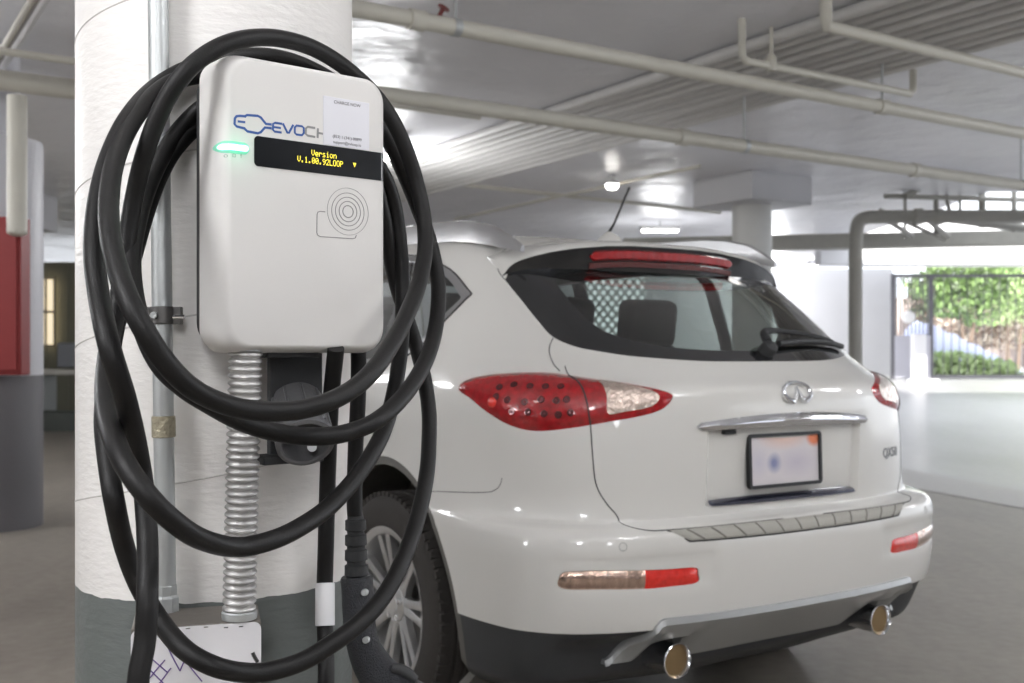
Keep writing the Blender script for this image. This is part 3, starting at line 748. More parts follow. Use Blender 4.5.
# wheels
WZ = .36
def make_wheel(name, u, v, sg):
    w = bpy.data.objects.new(name, None)
    X = Matrix.Translation((u, v, WZ))@Matrix.Rotation(sg*PI/2, 4, 'Y')    # local +z points out of the car
    R = .362; hw = .122
    prof = [(.235, -hw+.01), (.25, -hw), (.30, -hw-.004), (.34, -hw+.006), (R-.004, -hw+.022)]
    for g in (-.06, -.022, .022, .06): prof += [(R, g-.007), (R-.008, g-.006), (R-.008, g+.006), (R, g+.007)]
    prof += [(R-.004, hw-.022), (.34, hw-.006), (.325, hw+.003), (.30, hw+.004), (.27, hw+.001), (.258, hw-.002), (.246, hw-.008), (.235, hw-.02)]
    bm = bmesh.new(); lathe(bm, prof, X, 96, closed_prof=True)
    for k in range(72):                                   # shoulder blocks
        a = 2*PI*k/72; r_ = Matrix.Rotation(a, 4, 'Z')
        for s2 in (1, -1):
            c = X@r_@Matrix.Translation((R-.006, 0, s2*(hw-.024))); b0 = len(bm.verts)
            vs = [bm.verts.new(c@Vector((dx*.014, dy*.020, dz*.030))) for dx in (-.5, .5) for dy in (-.5, .5) for dz in (-.5, .5)]
            for f in ((0, 1, 3, 2), (4, 6, 7, 5), (0, 4, 5, 1), (2, 3, 7, 6), (0, 2, 6, 4), (1, 5, 7, 3)): bm.faces.new([vs[i] for i in f])
    ty = build('tyre', bm, M['tyre'], car, ang=35)
    bm = bmesh.new()
    lathe(bm, [(.236, -hw+.02), (.225, -hw+.03), (.205, -.03), (.21, .04), (.222, hw-.03), (.228, hw-.012), (.245, hw-.004), (.252, hw-.003), (.252, hw-.010), (.238, hw-.022)], X, 72, closed_prof=True)
    rim = build('wheel_rim', bm, M['alu'], ty, ang=35)
    for k in range(7):
        a = 2*PI*k/7+.25
        bm = bmesh.new()
        for s2 in (-1, 1):
            rg = []
            for r, wd, h, off in ((.035, .016, hw-.045, .010), (.09, .014, hw-.034, .013), (.16, .0125, hw-.026, .021), (.228, .015, hw-.018, .030)):
                row = []
                for (cx, cz) in ((-1, -.028), (-1, -.004), (-.45, 0), (.45, 0), (1, -.004), (1, -.028)):
                    row.append(bm.verts.new(X@Matrix.Rotation(a, 4, 'Z')@Vector((r, s2*off+cx*wd, h+cz))))
                rg.append(row)
            for A_, B_ in zip(rg[:-1], rg[1:]):
                for j in range(6): bm.faces.new((A_[j], A_[(j+1) % 6], B_[(j+1) % 6], B_[j]))
            bm.faces.new(rg[0]); bm.faces.new(rg[-1][::-1])
        build('spoke', bm, M['alu'], rim, ang=35)
    bm = bmesh.new(); lathe(bm, [(.06, hw-.07), (.058, hw-.038), (.045, hw-.030), (.034, hw-.030), (.033, hw-.024), (.0005, hw-.022)], X, 40)
    build('hub_cap', bm, M['alu'], rim)
    for k in range(5):
        bm = bmesh.new(); p = X@Matrix.Rotation(2*PI*k/5, 4, 'Z')@Vector((.047, 0, hw-.034)); lathe(bm, [(.009, -.01), (.009, .008), (.0005, .009)], axis_to(p, X.to_3x3()@Vector((0, 0, 1))), 10)
        build('lug_nut', bm, M['chrome'], rim)
    bm = bmesh.new(); lathe(bm, [(.17, 0.0), (.17, .02), (.06, .03), (.0005, .03)], X, 48)
    build('brake_disc', bm, mat('brake_steel', (.25, .24, .23), .4, metal=.9) if 'brake_steel' not in MATS else MATS['brake_steel'], ty)
    bpy.data.objects.remove(w)
for sg in (1, -1):
    make_wheel('rear_wheel', sg*.755, .98, sg); make_wheel('front_wheel', sg*.755, 3.80, sg)
    for vc, Rr in ((.98, .478), (3.80, .43)):            # arch liner: half drum closed inside, with a dull lip
        bm = bmesh.new(); n = 40; prof = [(Rr-.026, .008), (Rr+.001, .004), (Rr-.024, -.03), (Rr+.012, -.26), (.10, -.26)]
        rings = []
        for i in range(n+1):
            a = -.35+(PI+.7)*i/n; ring = []
            for j, (r, d) in enumerate(prof):
                q = cast(Vector((3, vc+Rr*math.cos(a), max(.17, .36+Rr*math.sin(a)))), Vector((-1, 0, 0)))
                su = surf([q[0]], [q[1]])[0][0] if q else .86
                uu = (su-.012+min(d, .012)) if j < 3 else .60
                if j == 2: uu = su-.04
                ring.append(bm.verts.new((sg*uu, vc+r*math.cos(a), .36+r*math.sin(a))))
            rings.append(ring)
        for A_, B_ in zip(rings[:-1], rings[1:]):
            for j in range(len(prof)-1): bm.faces.new((A_[j], A_[j+1], B_[j+1], B_[j]))
        build('wheel_arch_liner', bm, MATS['arch_liner'] if 'arch_liner' in MATS else mat('arch_liner', (.12, .115, .105), .6, bump=.2, bscale=60), car, ang=40)
# floor pan and cabin
box('underbody', (0, 2.3, .27), (1.1, 3.9, .10), M['cladding'], car, bevel=.02)
def seat(u, v, w, z0=.45):
    bm = bmesh.new()
    bm_box(bm, (u, v+.30, z0+.12), (w, .5, .16)); bm_box(bm, (u, v, z0+.46), (w, .14, .62), Matrix.Rotation(math.radians(14), 3, 'X'))
    build('car_seat', bm, M['interior'], car, bevel=.045, bseg=3)
    k = [u] if w < .7 else [u-.42, u+.42, u]
    for x in k:
        bm = bmesh.new(); bm_box(bm, (x, v-.09, z0+.84), (.26, .10, .19), Matrix.Rotation(math.radians(8), 3, 'X')); build('headrest', bm, M['interior'], car, bevel=.035, bseg=3)
seat(0, 1.32, 1.15); seat(-.37, 2.25, .50); seat(.37, 2.25, .50)
box('dashboard', (0, 3.1, .88), (1.3, .45, .28), M['interior'], car, bevel=.05)
box('load_cover', (0, .85, .98), (1.05, .62, .03), M['interior'], car, bevel=.01)
bm = bmesh.new(); lathe(bm, [(.17, -.014), (.188, 0), (.17, .014), (.155, 0)], axis_to((-.37, 2.83, 1.02), (0, -1, .45)), 32, closed_prof=True); build('steering_wheel', bm, M['plastic_dark'], car)
rm = box('rear_view_mirror', (0, 2.78, 1.42), (.24, .04, .07), M['plastic_dark'], car, bevel=.012)
for sg in (1, -1):
    bm = bmesh.new(); bm_box(bm, (sg*.98, 3.0, 1.10), (.20, .12, .15)); bm_box(bm, (sg*.86, 3.02, 1.05), (.12, .06, .05))
    build('wing_mirror', bm, M['car_white'], car, bevel=.03, bseg=3)
# ------------------------------------------------------------------ column, charger, cable
CX, CY, CR = -.507, 1.862, .2286
PH = math.radians(39); NV_ = Vector((math.sin(PH), -math.cos(PH), 0)); TV = Vector((math.cos(PH), math.sin(PH), 0))
CEIL = 3.2
def column_paint(name, split, wht=(.80, .78, .755), gry=(.145, .16, .155), bump=.22):
    m = mat(name, wht, .42, bump=bump, bscale=34, cvar=.03, cscale=6, stretch=(1, 1, 3.)); nt = m.node_tree
    tc = [n for n in nt.nodes if n.type == 'TEX_COORD'][0]; b = nt.nodes['Principled BSDF']
    sx = nt.nodes.new('ShaderNodeSeparateXYZ'); nt.links.new(tc.outputs['Object'], sx.inputs[0])
    nz = nt.nodes.new('ShaderNodeTexNoise'); nz.inputs['Scale'].default_value = 30; nt.links.new(tc.outputs['Object'], nz.inputs[0])
    a = nt.nodes.new('ShaderNodeMath'); a.operation = 'MULTIPLY_ADD'; a.inputs[1].default_value = .008
    nt.links.new(nz.outputs['Fac'], a.inputs[0]); nt.links.new(sx.outputs['Z'], a.inputs[2])
    g = nt.nodes.new('ShaderNodeMath'); g.operation = 'GREATER_THAN'; g.inputs[1].default_value = split+.004; nt.links.new(a.outputs[0], g.inputs[0])
    mx = nt.nodes.new('ShaderNodeMix'); mx.data_type = 'RGBA'; mx.inputs['A'].default_value = (*gry, 1)
    old = b.inputs['Base Color'].links[0].from_socket
    nt.links.new(g.outputs[0], mx.inputs['Factor']); nt.links.new(old, mx.inputs['B']); nt.links.new(mx.outputs['Result'], b.inputs['Base Color'])
    return m
col = empty('concrete_column', (CX, CY, 0), 0, 'white painted round concrete column with grey painted foot carrying the charger', 'column')
bm = bmesh.new(); lathe(bm, [(CR, 0), (CR, .3), (CR, .6), (CR, 1.2), (CR, 2.2), (CR, CEIL)], seg=128)
build('column_shaft', bm, column_paint('column_paint', .792), col, ang=60)
hel = []
for k in range(0, 900):
    th = math.radians(k*5-180-15); z = .90-.25*3+(k*5)/360*.25
    if .815 < z < CEIL-.03: hel.append((math.cos(th)*(CR-.0003), math.sin(th)*(CR-.0003), z))
tube('form_seam', hel, .0015, mat('form_seam_paint', (.56, .54, .52), .6), col, 6)  # spiral form seam, coloured a little darker than the column paint

# --- wall box charger
ch = empty('ev_charger', (CX, CY, 0), PH, 'white wall box charger with lit display and green light on the column', 'charger')
# local axes: x = along the face, -y = out of the face, z = up
def face(x, y, D=.368):
    o = Vector((0, 0, CZ)); d = at(x, y, 1)-o; c = Vector((CX, CY, 0))+NV_*D
    t = (c-o).dot(NV_)/d.dot(NV_); p = o+d*t-Vector((CX, CY, 0)); return p.dot(TV), p.z
INX, INZ, DB, DM, DF = .018, .012, .298, .330, .368
pl_, pr_ = face(199.5, 230, DB)[0], face(386, 230, .357)[0]
PC, HWD, ZB_, ZT_ = (pl_+pr_)/2, (pr_-pl_)/2, 1.170, 1.588
def rrect(cx, cz, hw, hh, r, n=10):
    return [(cx+sx*(hw-r)+r*math.cos(a), cz+sz*(hh-r)+r*math.sin(a)) for sx, sz, a0 in ((1, 1, 0), (-1, 1, PI/2), (-1, -1, PI), (1, -1, 1.5*PI)) for a in np.linspace(a0, a0+PI/2, n)]
zc_ = (ZB_+ZT_)/2; hh_ = (ZT_-ZB_)/2
def cover():
    bm = bmesh.new(); L = []
    prof = [(0, 0, DB), (0, 0, DM-.01)]+[(1-math.cos(a), 1-math.cos(a), DM+(DF-DM)*math.sin(a)) for a in np.linspace(0, PI/2, 14)]
    for a, b, D in prof:
        L.append([bm.verts.new((x, -D, z)) for x, z in rrect(PC, zc_, HWD-INX*a, hh_-INZ*b, .034)])
    n = len(L[0])
    for A, B in zip(L[:-1], L[1:]):
        for k in range(n): bm.faces.new((A[k], A[(k+1) % n], B[(k+1) % n], B[k]))
    bm.faces.new(L[-1]); bm.faces.new(L[0][::-1])
    return build('front_cover', bm, mat('charger_cover_plastic', (.71, .695, .675), .48, bump=.03, bscale=500, cvar=.01), ch, ang=50)
cov = cover()
bm = bmesh.new(); Lb = []
for D, g in ((.262, -.016), (.264, -.010), (.294, -.003), (.302, -.001)):
    Lb.append([bm.verts.new((x, -D, z)) for x, z in rrect(PC, zc_, HWD+g, hh_+g, .034)])
for A, B in zip(Lb[:-1], Lb[1:]):
    for k in range(len(A)): bm.faces.new((A[k], A[(k+1) % len(A)], B[(k+1) % len(A)], B[k]))
bm.faces.new(Lb[0]); bm.faces.new(Lb[-1])
build('back_shell', bm, M['plastic_dark'], ch, ang=40)
box('mounting_bracket', (0, -.246, 1.38), (.16, .04, .30), M['steel_galv'], ch, bevel=.003)
def dface(p, o=0.):                                    # depth of the cover at p
    e = abs(p-PC)-(HWD-INX)
    if e <= 0: return DF+o
    c = 1-min(1, e/INX)**2
    return DM+(DF-DM)*math.sqrt(max(c, 0))+o
FT = .0006
def stroke(bm, pts, w, n=0, closed=False, o=.0004):
    P = [Vector((a, b, 0)) for a, b in pts]
    if n: P = catmull(P, n, closed)
    N = len(P); Ls = []
    for i in range(N):
        a = P[i-1] if (i or closed) else P[0]; b = P[(i+1) % N] if (i < N-1 or closed) else P[-1]
        t = (b-a); t = t.normalized() if t.length else Vector((1, 0, 0)); q = Vector((-t.y, t.x, 0))*(w/2)
        Ls.append([bm.verts.new((v.x, -dface(v.x, oo), v.y)) for v, oo in ((P[i]+q, 0), (P[i]+q, o), (P[i]-q, o), (P[i]-q, 0))])
    for i in range(N if closed else N-1):
        A, B = Ls[i], Ls[(i+1) % N]
        for k in range(3): bm.faces.new((A[k], A[k+1], B[k+1], B[k]))
    if not closed:
        bm.faces.new(Ls[0]); bm.faces.new(Ls[-1][::-1])
c1 = lambda L: [face(180+x/4.018, 30+y/4.018) for x, y in L]
blue = mat('logo_blue', (.035, .10, .34), .4); grey = mat('logo_grey', (.27, .27, .27), .45)
bm = bmesh.new()
stroke(bm, c1([(264,347),(240,345),(226,347),(220,356),(219,378),(228,388),(262,396)]), .0034)
stroke(bm, c1([(232,367),(262,371)]), .0031)
stroke(bm, c1([(259,396),(270,407),(312,415),(324,411),(341,392),(368,395)]), .0034)
stroke(bm, c1([(259,349),(268,342),(312,345),(324,351),(345,377),(368,380)]), .0034)
build('plug_logo', bm, blue, cov, smooth=False)
bm = bmesh.new()
stroke(bm, c1([(410,377),(382,373),(374,377),(373,400),(380,408),(408,412)]), .0031); stroke(bm, c1([(376,390),(405,394)]), .0029)
stroke(bm, c1([(413,375),(432,414),(437,414),(455,381)]), .0031)
stroke(bm, c1([(468,384),(490,387),(497,393),(497,414),(490,423),(468,420),(461,413),(461,391)]), .0031, closed=True)
build('brand_letters', bm, blue, cov, smooth=False)
bm = bmesh.new()
stroke(bm, c1([(543,394),(513,389),(506,395),(505,417),(512,424),(543,430)]), .0031)
stroke(bm, c1([(554,395),(553,434)]), .0031); stroke(bm, c1([(553,413),(574,417)]), .0029)
build('brand_letters', bm, grey, cov, smooth=False)
# display: black glass strip wrapping over the right edge
def strip(name, x0, x1, z0, z1, r, m, parent, o=.0012, nx=60, wrap=True):
    bm = bmesh.new(); xs = np.concatenate([np.linspace(x0, min(x1, PC+HWD-INX), 30), PC+HWD-INX+INX*np.sin(np.linspace(.08, 1, 16)*PI/2)*.995]) if wrap else np.linspace(x0, x1, nx)
    xs = [x for x in xs if x <= x1+1e-6]; rows = []
    xs = sorted(set(list(xs)+[x0+r*(1-math.cos(a)) for a in np.linspace(0, PI/2, 8)]))
    for x in xs:
        e = max(0, r-(x-x0)); h = r-math.sqrt(max(r*r-e*e, 0))
        za, zb = z0+h, z1-h
        rows.append([bm.verts.new((x, -dface(x, -.002), za)), bm.verts.new((x, -dface(x, o), za)), bm.verts.new((x, -dface(x, o), zb)), bm.verts.new((x, -dface(x, -.002), zb))])
    for A, B in zip(rows[:-1], rows[1:]):
        for k in range(3): bm.faces.new((A[k], A[k+1], B[k+1], B[k]))
    bm.faces.new(rows[0])
    return build(name, bm, m, parent, ang=40)
q0 = face(254, 137.5); q1 = face(254, 167); q2 = face(372, 150); q3 = face(372, 178.5)
dz1 = (q0[1]+q2[1])/2; dz0 = (q1[1]+q3[1])/2
disp = strip('display_window', q0[0], PC+HWD-.001, dz0, dz1, .006, mat('display_glass', (.006, .007, .009), .12, coat=.6), cov)
FONT5 = {'V': "10001 10001 10001 10001 10001 01010 00100", 'e': "00000 00000 01110 10001 11111 10000 01110", 'r': "00000 00000 10110 11001 10000 10000 10000",
 's': "00000 00000 01110 10000 01110 00001 11110", 'i': "00100 00000 01100 00100 00100 00100 01110", 'o': "00000 00000 01110 10001 10001 10001 01110",
 'n': "00000 00000 10110 11001 10001 10001 10001", '.': "00000 00000 00000 00000 00000 01100 01100", '1': "00100 01100 00100 00100 00100 00100 01110",
 '0': "01110 10001 10011 10101 11001 10001 01110", '9': "01110 10001 10001 01111 00001 00010 01100", '2': "01110 10001 00001 00010 00100 01000 11111",
 'L': "10000 10000 10000 10000 10000 10000 11111", 'O': "01110 10001 10001 10001 10001 10001 01110", 'P': "11110 10001 10001 11110 10000 10000 10000"}
pix = mat('display_pixels', (.8, .7, .05), .5, emit=(.95, .80, .07), estr=1.0)
def dots(s, x, z, w, h):
    bm = bmesh.new(); pw = w/(len(s)*6-1); ph = h/7
    for ci, c in enumerate(s):
        for ri, row in enumerate(FONT5[c].split()):
            for k, b in enumerate(row):
                if b == '1':
                    cx = x+(ci*6+k+.5)*pw; cz = z+h-(ri+.5)*ph
                    bm_box(bm, (cx, -dface(cx, .0013), cz), (pw*.92, .0006, ph*.92))
    return build('display_text', bm, pix, disp, smooth=False)
a = face(311, 151.5); b = face(336, 158.5); dots('Version', a[0], (a[1]+b[1])/2-.0035, b[0]-a[0], .0088)
a = face(297, 156); b = face(342.5, 166.5); dots('V.1.00.92LOOP', a[0], (a[1]+b[1])/2-.0048, b[0]-a[0], .0088)
a = face(354, 165); bm = bmesh.new()
vs = [bm.verts.new((a[0]+dx, -dface(a[0], .0018), a[1]+dz)) for dx, dz in ((-.003, .003), (.003, .003), (0, -.004))]; bm.faces.new(vs); build('display_arrow', bm, pix, disp, smooth=False)
# status light
a = face(220.5, 144); b = face(247.5, 150); bm = bmesh.new(); L = []
lc = ((a[0]+b[0])/2, (a[1]+b[1])/2-.0005)
def capsule(name, cx, cz, hw, hh, o, m, par):
    bm = bmesh.new(); P = rrect(cx, cz, hw, hh, hh*.98, 8)
    rows = []
    for t in np.linspace(0, PI, 28):
        x = cx-hw*math.cos(t); e = max(0, abs(x-cx)-(hw-hh)); h = math.sqrt(max(hh*hh-e*e, 1e-9))
        rows.append([bm.verts.new((x, -dface(x, oo), cz+zz*h)) for zz, oo in ((-1, -.001), (-1, o), (-.5, o+.0005), (.5, o+.0005), (1, o), (1, -.001))])
    for X_, Y_ in zip(rows[:-1], rows[1:]):
        for k in range(5): bm.faces.new((X_[k], X_[k+1], Y_[k+1], Y_[k]))
    return build(name, bm, m, par)
lw_ = (b[0]-a[0])/2
halo = capsule('status_light_halo', lc[0]+.0015, lc[1], lw_+.0012, .0085, .0003, mat('green_halo_glow', (.25, .62, .47), .4, emit=(.05, .75, .38), estr=.12), cov)  # LED glow spilling on the cover, put in as a weakly emitting patch
capsule('status_light', lc[0]+.0015, lc[1], lw_-.0008, .0042, .0022, mat('green_led', (.6, 1, .8), .4, emit=(.35, 1., .72), estr=2.2), halo)
gl = bpy.data.lights.new('status_glow', 'POINT'); gl.energy = .012; gl.color = (.1, 1., .5); gl.shadow_soft_size = .012
glo_ = bpy.data.objects.new('status_glow', gl); COL.objects.link(glo_); glo_.parent = cov; glo_.location = (lc[0], -(DF+.02), lc[1])
bm = bmesh.new()
for px, k in ((227, 0), (234, 1), (241, 2)):
    c = face(px, 155.5)
    if k == 0: stroke(bm, [(c[0]+.0018*math.cos(t), c[1]+.0018*math.sin(t)) for t in np.linspace(0, 2*PI, 10, endpoint=False)], .0006, closed=True)
    elif k == 1: stroke(bm, [(c[0]-.0018, c[1]-.002), (c[0]-.0018, c[1]+.002), (c[0]+.0018, c[1]+.002), (c[0]+.0018, c[1]-.002)], .0008, closed=True)
    else: stroke(bm, [(c[0], c[1]+.0026), (c[0], c[1]-.0008)], .001); stroke(bm, [(c[0], c[1]-.0016), (c[0], c[1]-.0026)], .001)
build('status_icons', bm, mat('icon_grey', (.25, .35, .3), .5), cov, smooth=False)
# card reader mark
c0 = face(348, 211.6); rk = mat('print_grey', (.20, .195, .19), .5)
bm = bmesh.new()
for r, w in ((.0088, .0013), (.0150, .0011), (.0212, .0010), (.0275, .0009), (.0348, .0005)):
    stroke(bm, [(c0[0]+r*math.cos(t), c0[1]+r*math.sin(t)) for t in np.linspace(0, 2*PI, 64, endpoint=False)], w, closed=True)
c5 = lambda L: [face(180+x/3.795, 180+y/3.795) for x, y in L]
stroke(bm, c5([(551,121),(532,119),(523,122),(520,130),(519,200),(522,209),(532,215),(655,223),(665,220),(669,210)]), .0012)
build('card_reader_mark', bm, rk, cov, smooth=False)
# sticker: pale square; the code on it is left out
s0 = face(323, 95.5); s1 = face(323, 139.5); s2 = face(369, 101.5)
bm = bmesh.new(); cxm = (s0[0]+s2[0])/2; wd = s2[0]-s0[0]
ztop_ = s0[1]; zbot_ = dz1+.0012
bm_box(bm, (cxm, -DF-.0004, (ztop_+zbot_)/2), (wd, .0008, ztop_-zbot_))
stk = build('sticker', bm, mat('sticker_paper', (.76, .76, .81), .35), cov, bevel=.0003)
ink = mat('sticker_ink', (.06, .06, .07), .6)
def stext(s, px, py, size, w=None):
    c = face(px, py); Mx = Matrix.Translation((c[0], -DF-.0009, c[1]))@Matrix.Rotation(PI/2, 4, 'X')
    return text_mesh('sticker_text', s, size, ink, stk, Mx, extrude=.0001)
stext('CHARGE NOW', 347, 105.5, .0066); stext('(833) 1-(341)-08899', 347, 139.5, .0060); stext('support@evloop.io', 347, 145, .0060)
bm = bmesh.new()
for y in (137, 141.2, 145.3):
    c = face(368.6, y); bm_box(bm, (c[0], -dface(c[0], .0002), c[1]), (.0014, .0006, .0014))
build('marker_dots', bm, mat('dot_brown', (.2, .1, .08), .6), cov, smooth=False)

# --- holster under the charger
hol = empty('connector_holster', at(296, 420, 1.60), 0, 'black connector holster with ribbed barrel bolted under the charger', 'holster')
HI = Matrix.Translation(-hol.location)
def hb(name, P, m, par, **k):
    pass
y0 = 1.60
bm = bmesh.new(); R3 = Matrix.Rotation(PH, 3, 'Z')
ctr = at(295, 405, 1.64)-hol.location
bm_box(bm, ctr, (.088, .012, .165), R3)
bm_box(bm, ctr+Vector((-.012, -.034, .078)), (.084, .075, .012), R3)
bm_box(bm, ctr+Vector((-.008, -.026, -.078)), (.098, .055, .012), R3)
bk = build('holster_bracket', bm, M['plastic_dark'], hol, bevel=.002)
ax = Vector((.22, -.55, -.42)).normalized(); c = at(301, 424, 1.60)-hol.location
bm = bmesh.new(); lathe(bm, [(.034, -.055), (.040, -.05), (.040, .030), (.043, .032), (.043, .044), (.038, .046), (.035, .044), (.032, .0), (.0005, -.01)], axis_to(c, ax), 40)
brl = build('holster_barrel', bm, mat('holster_plastic', (.13, .13, .135), .3, bump=.1, bscale=200), hol, ang=35)
for k in range(10):
    t = 2*PI*k/10; A = axis_to(c, ax); bm = bmesh.new()
    bm_tube(bm, [A@Vector((.041*math.cos(t), .041*math.sin(t), h)) for h in (-.045, .0, .028)], .0022, 6); build('barrel_rib', bm, MATS['holster_plastic'], brl)
rod('bracket_bolt', at(312, 447, 1.575)-hol.location, at(312, 447, 1.59)-hol.location, .007, M['steel_galv'], hol)

# --- metal conduits on the column
fc_ = empty('flexible_conduit', at(241, 612, 1.56), 0, 'ribbed silver flexible metal conduit rising from the junction box to the charger', 'conduit')
a = at(245.5, 350, 1.535); b = at(239, 618, 1.555); Lg = (b-a).length; n = int(Lg/.0104); prof = []
for k in range(n):
    h = Lg*k/n; s_ = Lg/n
    for f, r in ((0, .0192), (.18, .0212), (.4, .0236), (.62, .0238), (.84, .0212)): prof.append((r, h+f*s_))
prof.append((.0192, Lg)); bm = bmesh.new(); lathe(bm, prof, axis_to(a-fc_.location, b-a), 36)
build('conduit_hose', bm, mat('conduit_zinc', (.50, .49, .48), .42, metal=.75, bump=.1, bscale=90, cvar=.15, cscale=20), fc_, ang=50)
bm = bmesh.new(); lathe(bm, [(.026, 0), (.027, .004), (.027, .018), (.024, .022)], axis_to(a-fc_.location+Vector((0, 0, -.002)), Vector((0, 0, 1))), 8); build('top_fitting', bm, M['steel_galv'], fc_, ang=20)
bm = bmesh.new(); lathe(bm, [(.0245, -.004), (.0252, 0), (.0252, .006), (.0235, .008)], axis_to(at(239.5, 615.5, 1.555)-fc_.location, Vector((0, 0, 1))), 32); build('bottom_fitting', bm, M['steel_galv'], fc_)
fp = empty('metal_pipe_conduit', (-.515, 1.60, .79), 0, 'straight galvanised steel pipe conduit strapped to the left of the charger', 'conduit')
pt = at(158, 0, 1.605); pb = at(166, 600, 1.60); dirp = (pt-pb).normalized(); top_ = pb+dirp*((CEIL-pb.z)/dirp.z)
rod('pipe_run', pb-fp.location, top_-fp.location, .0148, M['steel_galv'], fp, 32)
def on_pipe(y): 
    f = (600-y)/600; return pb+(pt-pb)*f-fp.location
bm = bmesh.new(); lathe(bm, [(.0152, -.016), (.0172, -.015), (.0172, .015), (.0152, .016)], axis_to(on_pipe(427), dirp), 32); build('pipe_coupling', bm, mat('label_residue_metal', (.42, .38, .28), .5, metal=.5, bump=.5, bscale=160, cvar=.5, cscale=90), fp)
bm = bmesh.new(); lathe(bm, [(.0155, -.028), (.019, -.027), (.019, .004), (.0165, .008), (.0165, .022), (.0155, .023)], axis_to(on_pipe(600), dirp), 8); build('box_connector', bm, M['steel_galv'], fp, ang=20)
cp = on_pipe(316); bm = bmesh.new()
lathe(bm, [(.0156, -.013), (.0178, -.013), (.0178, .013), (.0156, .013)], axis_to(cp, dirp), 24, closed_prof=True)
bm_box(bm, cp+Vector((-.021, .002, 0)), (.014, .012, .026)); bm_box(bm, cp+Vector((.022, .003, 0)), (.013, .012, .026))
cl = build('pipe_strap', bm, mat('strap_steel', (.16, .155, .15), .4, metal=.7, cvar=.3), fp, bevel=.001)
rod('strap_bolt', cp+Vector((-.035, -.004, -.002)), cp+Vector((.034, -.002, -.002)), .0035, M['chrome'], cl, 8)
rod('strap_screw', cp+Vector((-.006, -.022, .0)), cp+Vector((-.006, -.012, 0)), .005, M['steel_galv'], cl, 12)

# --- junction box
BPH = math.radians(16); bxo = at(197, 632, 1.52)
jb = empty('junction_box', (bxo.x, bxo.y, .60), BPH, 'grey steel junction box with hand marked white cover low on the column', 'junction box')
BZ = .788-.60
c_l = Vector((-.000, .055, BZ-.095))
bm = bmesh.new(); bm_box(bm, c_l, (.176, .108, .19)); jbb = build('box_body', bm, mat('box_galv_grey', (.14, .125, .11), .55, metal=.3, bump=.1, bscale=60, cvar=.15), jb, bevel=.003)
bm = bmesh.new(); P = rrect(0, BZ-.1+.002, .088, .096, .010, 6)
A = [bm.verts.new((x, -.002, z)) for x, z in P]; B = [bm.verts.new((x, .001, z)) for x, z in P]
for k in range(len(P)): bm.faces.new((A[k], A[(k+1) % len(P)], B[(k+1) % len(P)], B[k]))
bm.faces.new(A); bm.faces.new(B[::-1]); cvp = build('box_cover', bm, mat('cover_white_enamel', (.72, .71, .73), .25, bump=.05, bscale=40), jb, ang=30)
JM = Matrix.Translation(jb.location)@Matrix.Rotation(BPH, 4, 'Z'); JI = JM.inverted()
def jface(x, y):
    o = JI@Vector((0, 0, CZ)); d = (JI@at(x, y, 1))-o; t = (-.0022-o.y)/d.y; p = o+d*t; return Vector((p.x, p.y, p.z))
pen = mat('marker_ink', (.10, .05, .22), .5)
def pens(name, lines, r=.0009, m=pen):
    bm = bmesh.new()
    for L in lines: bm_tube(bm, catmull([jface(*p) for p in L], 4), r, 6)
    return build(name, bm, m, cvp)
pens('handwritten_hash', [[(150,678),(157,669),(165,660)], [(159,684),(165,676),(171,668)], [(152.5,659.5),(160,666),(168,673)], [(150,670),(156,676),(164,684)]])
pens('handwritten_four', [[(167,645.5),(173,658),(180,671)], [(180,671),(182.5,665),(185.5,658.5)], [(181,655),(191,668),(202,681.5)]])
pens('cover_slot', [[(252.5,652.5),(254.5,657),(257.5,662)]], .0028, M['black_gloss'])
for px, py in ((188, 628.5), (206, 627), (226, 627.5), (241, 626.5)):
    o = JI@Vector((0, 0, CZ)); d = (JI@at(px, py, 1))-o; t = (BZ-o.z)/d.z; p = o+d*t
    bm = bmesh.new(); bm_box(bm, (p.x, p.y, BZ), (.006, .003, .001)); build('cover_clip_slot', bm, M['black_gloss'], jbb, smooth=False)

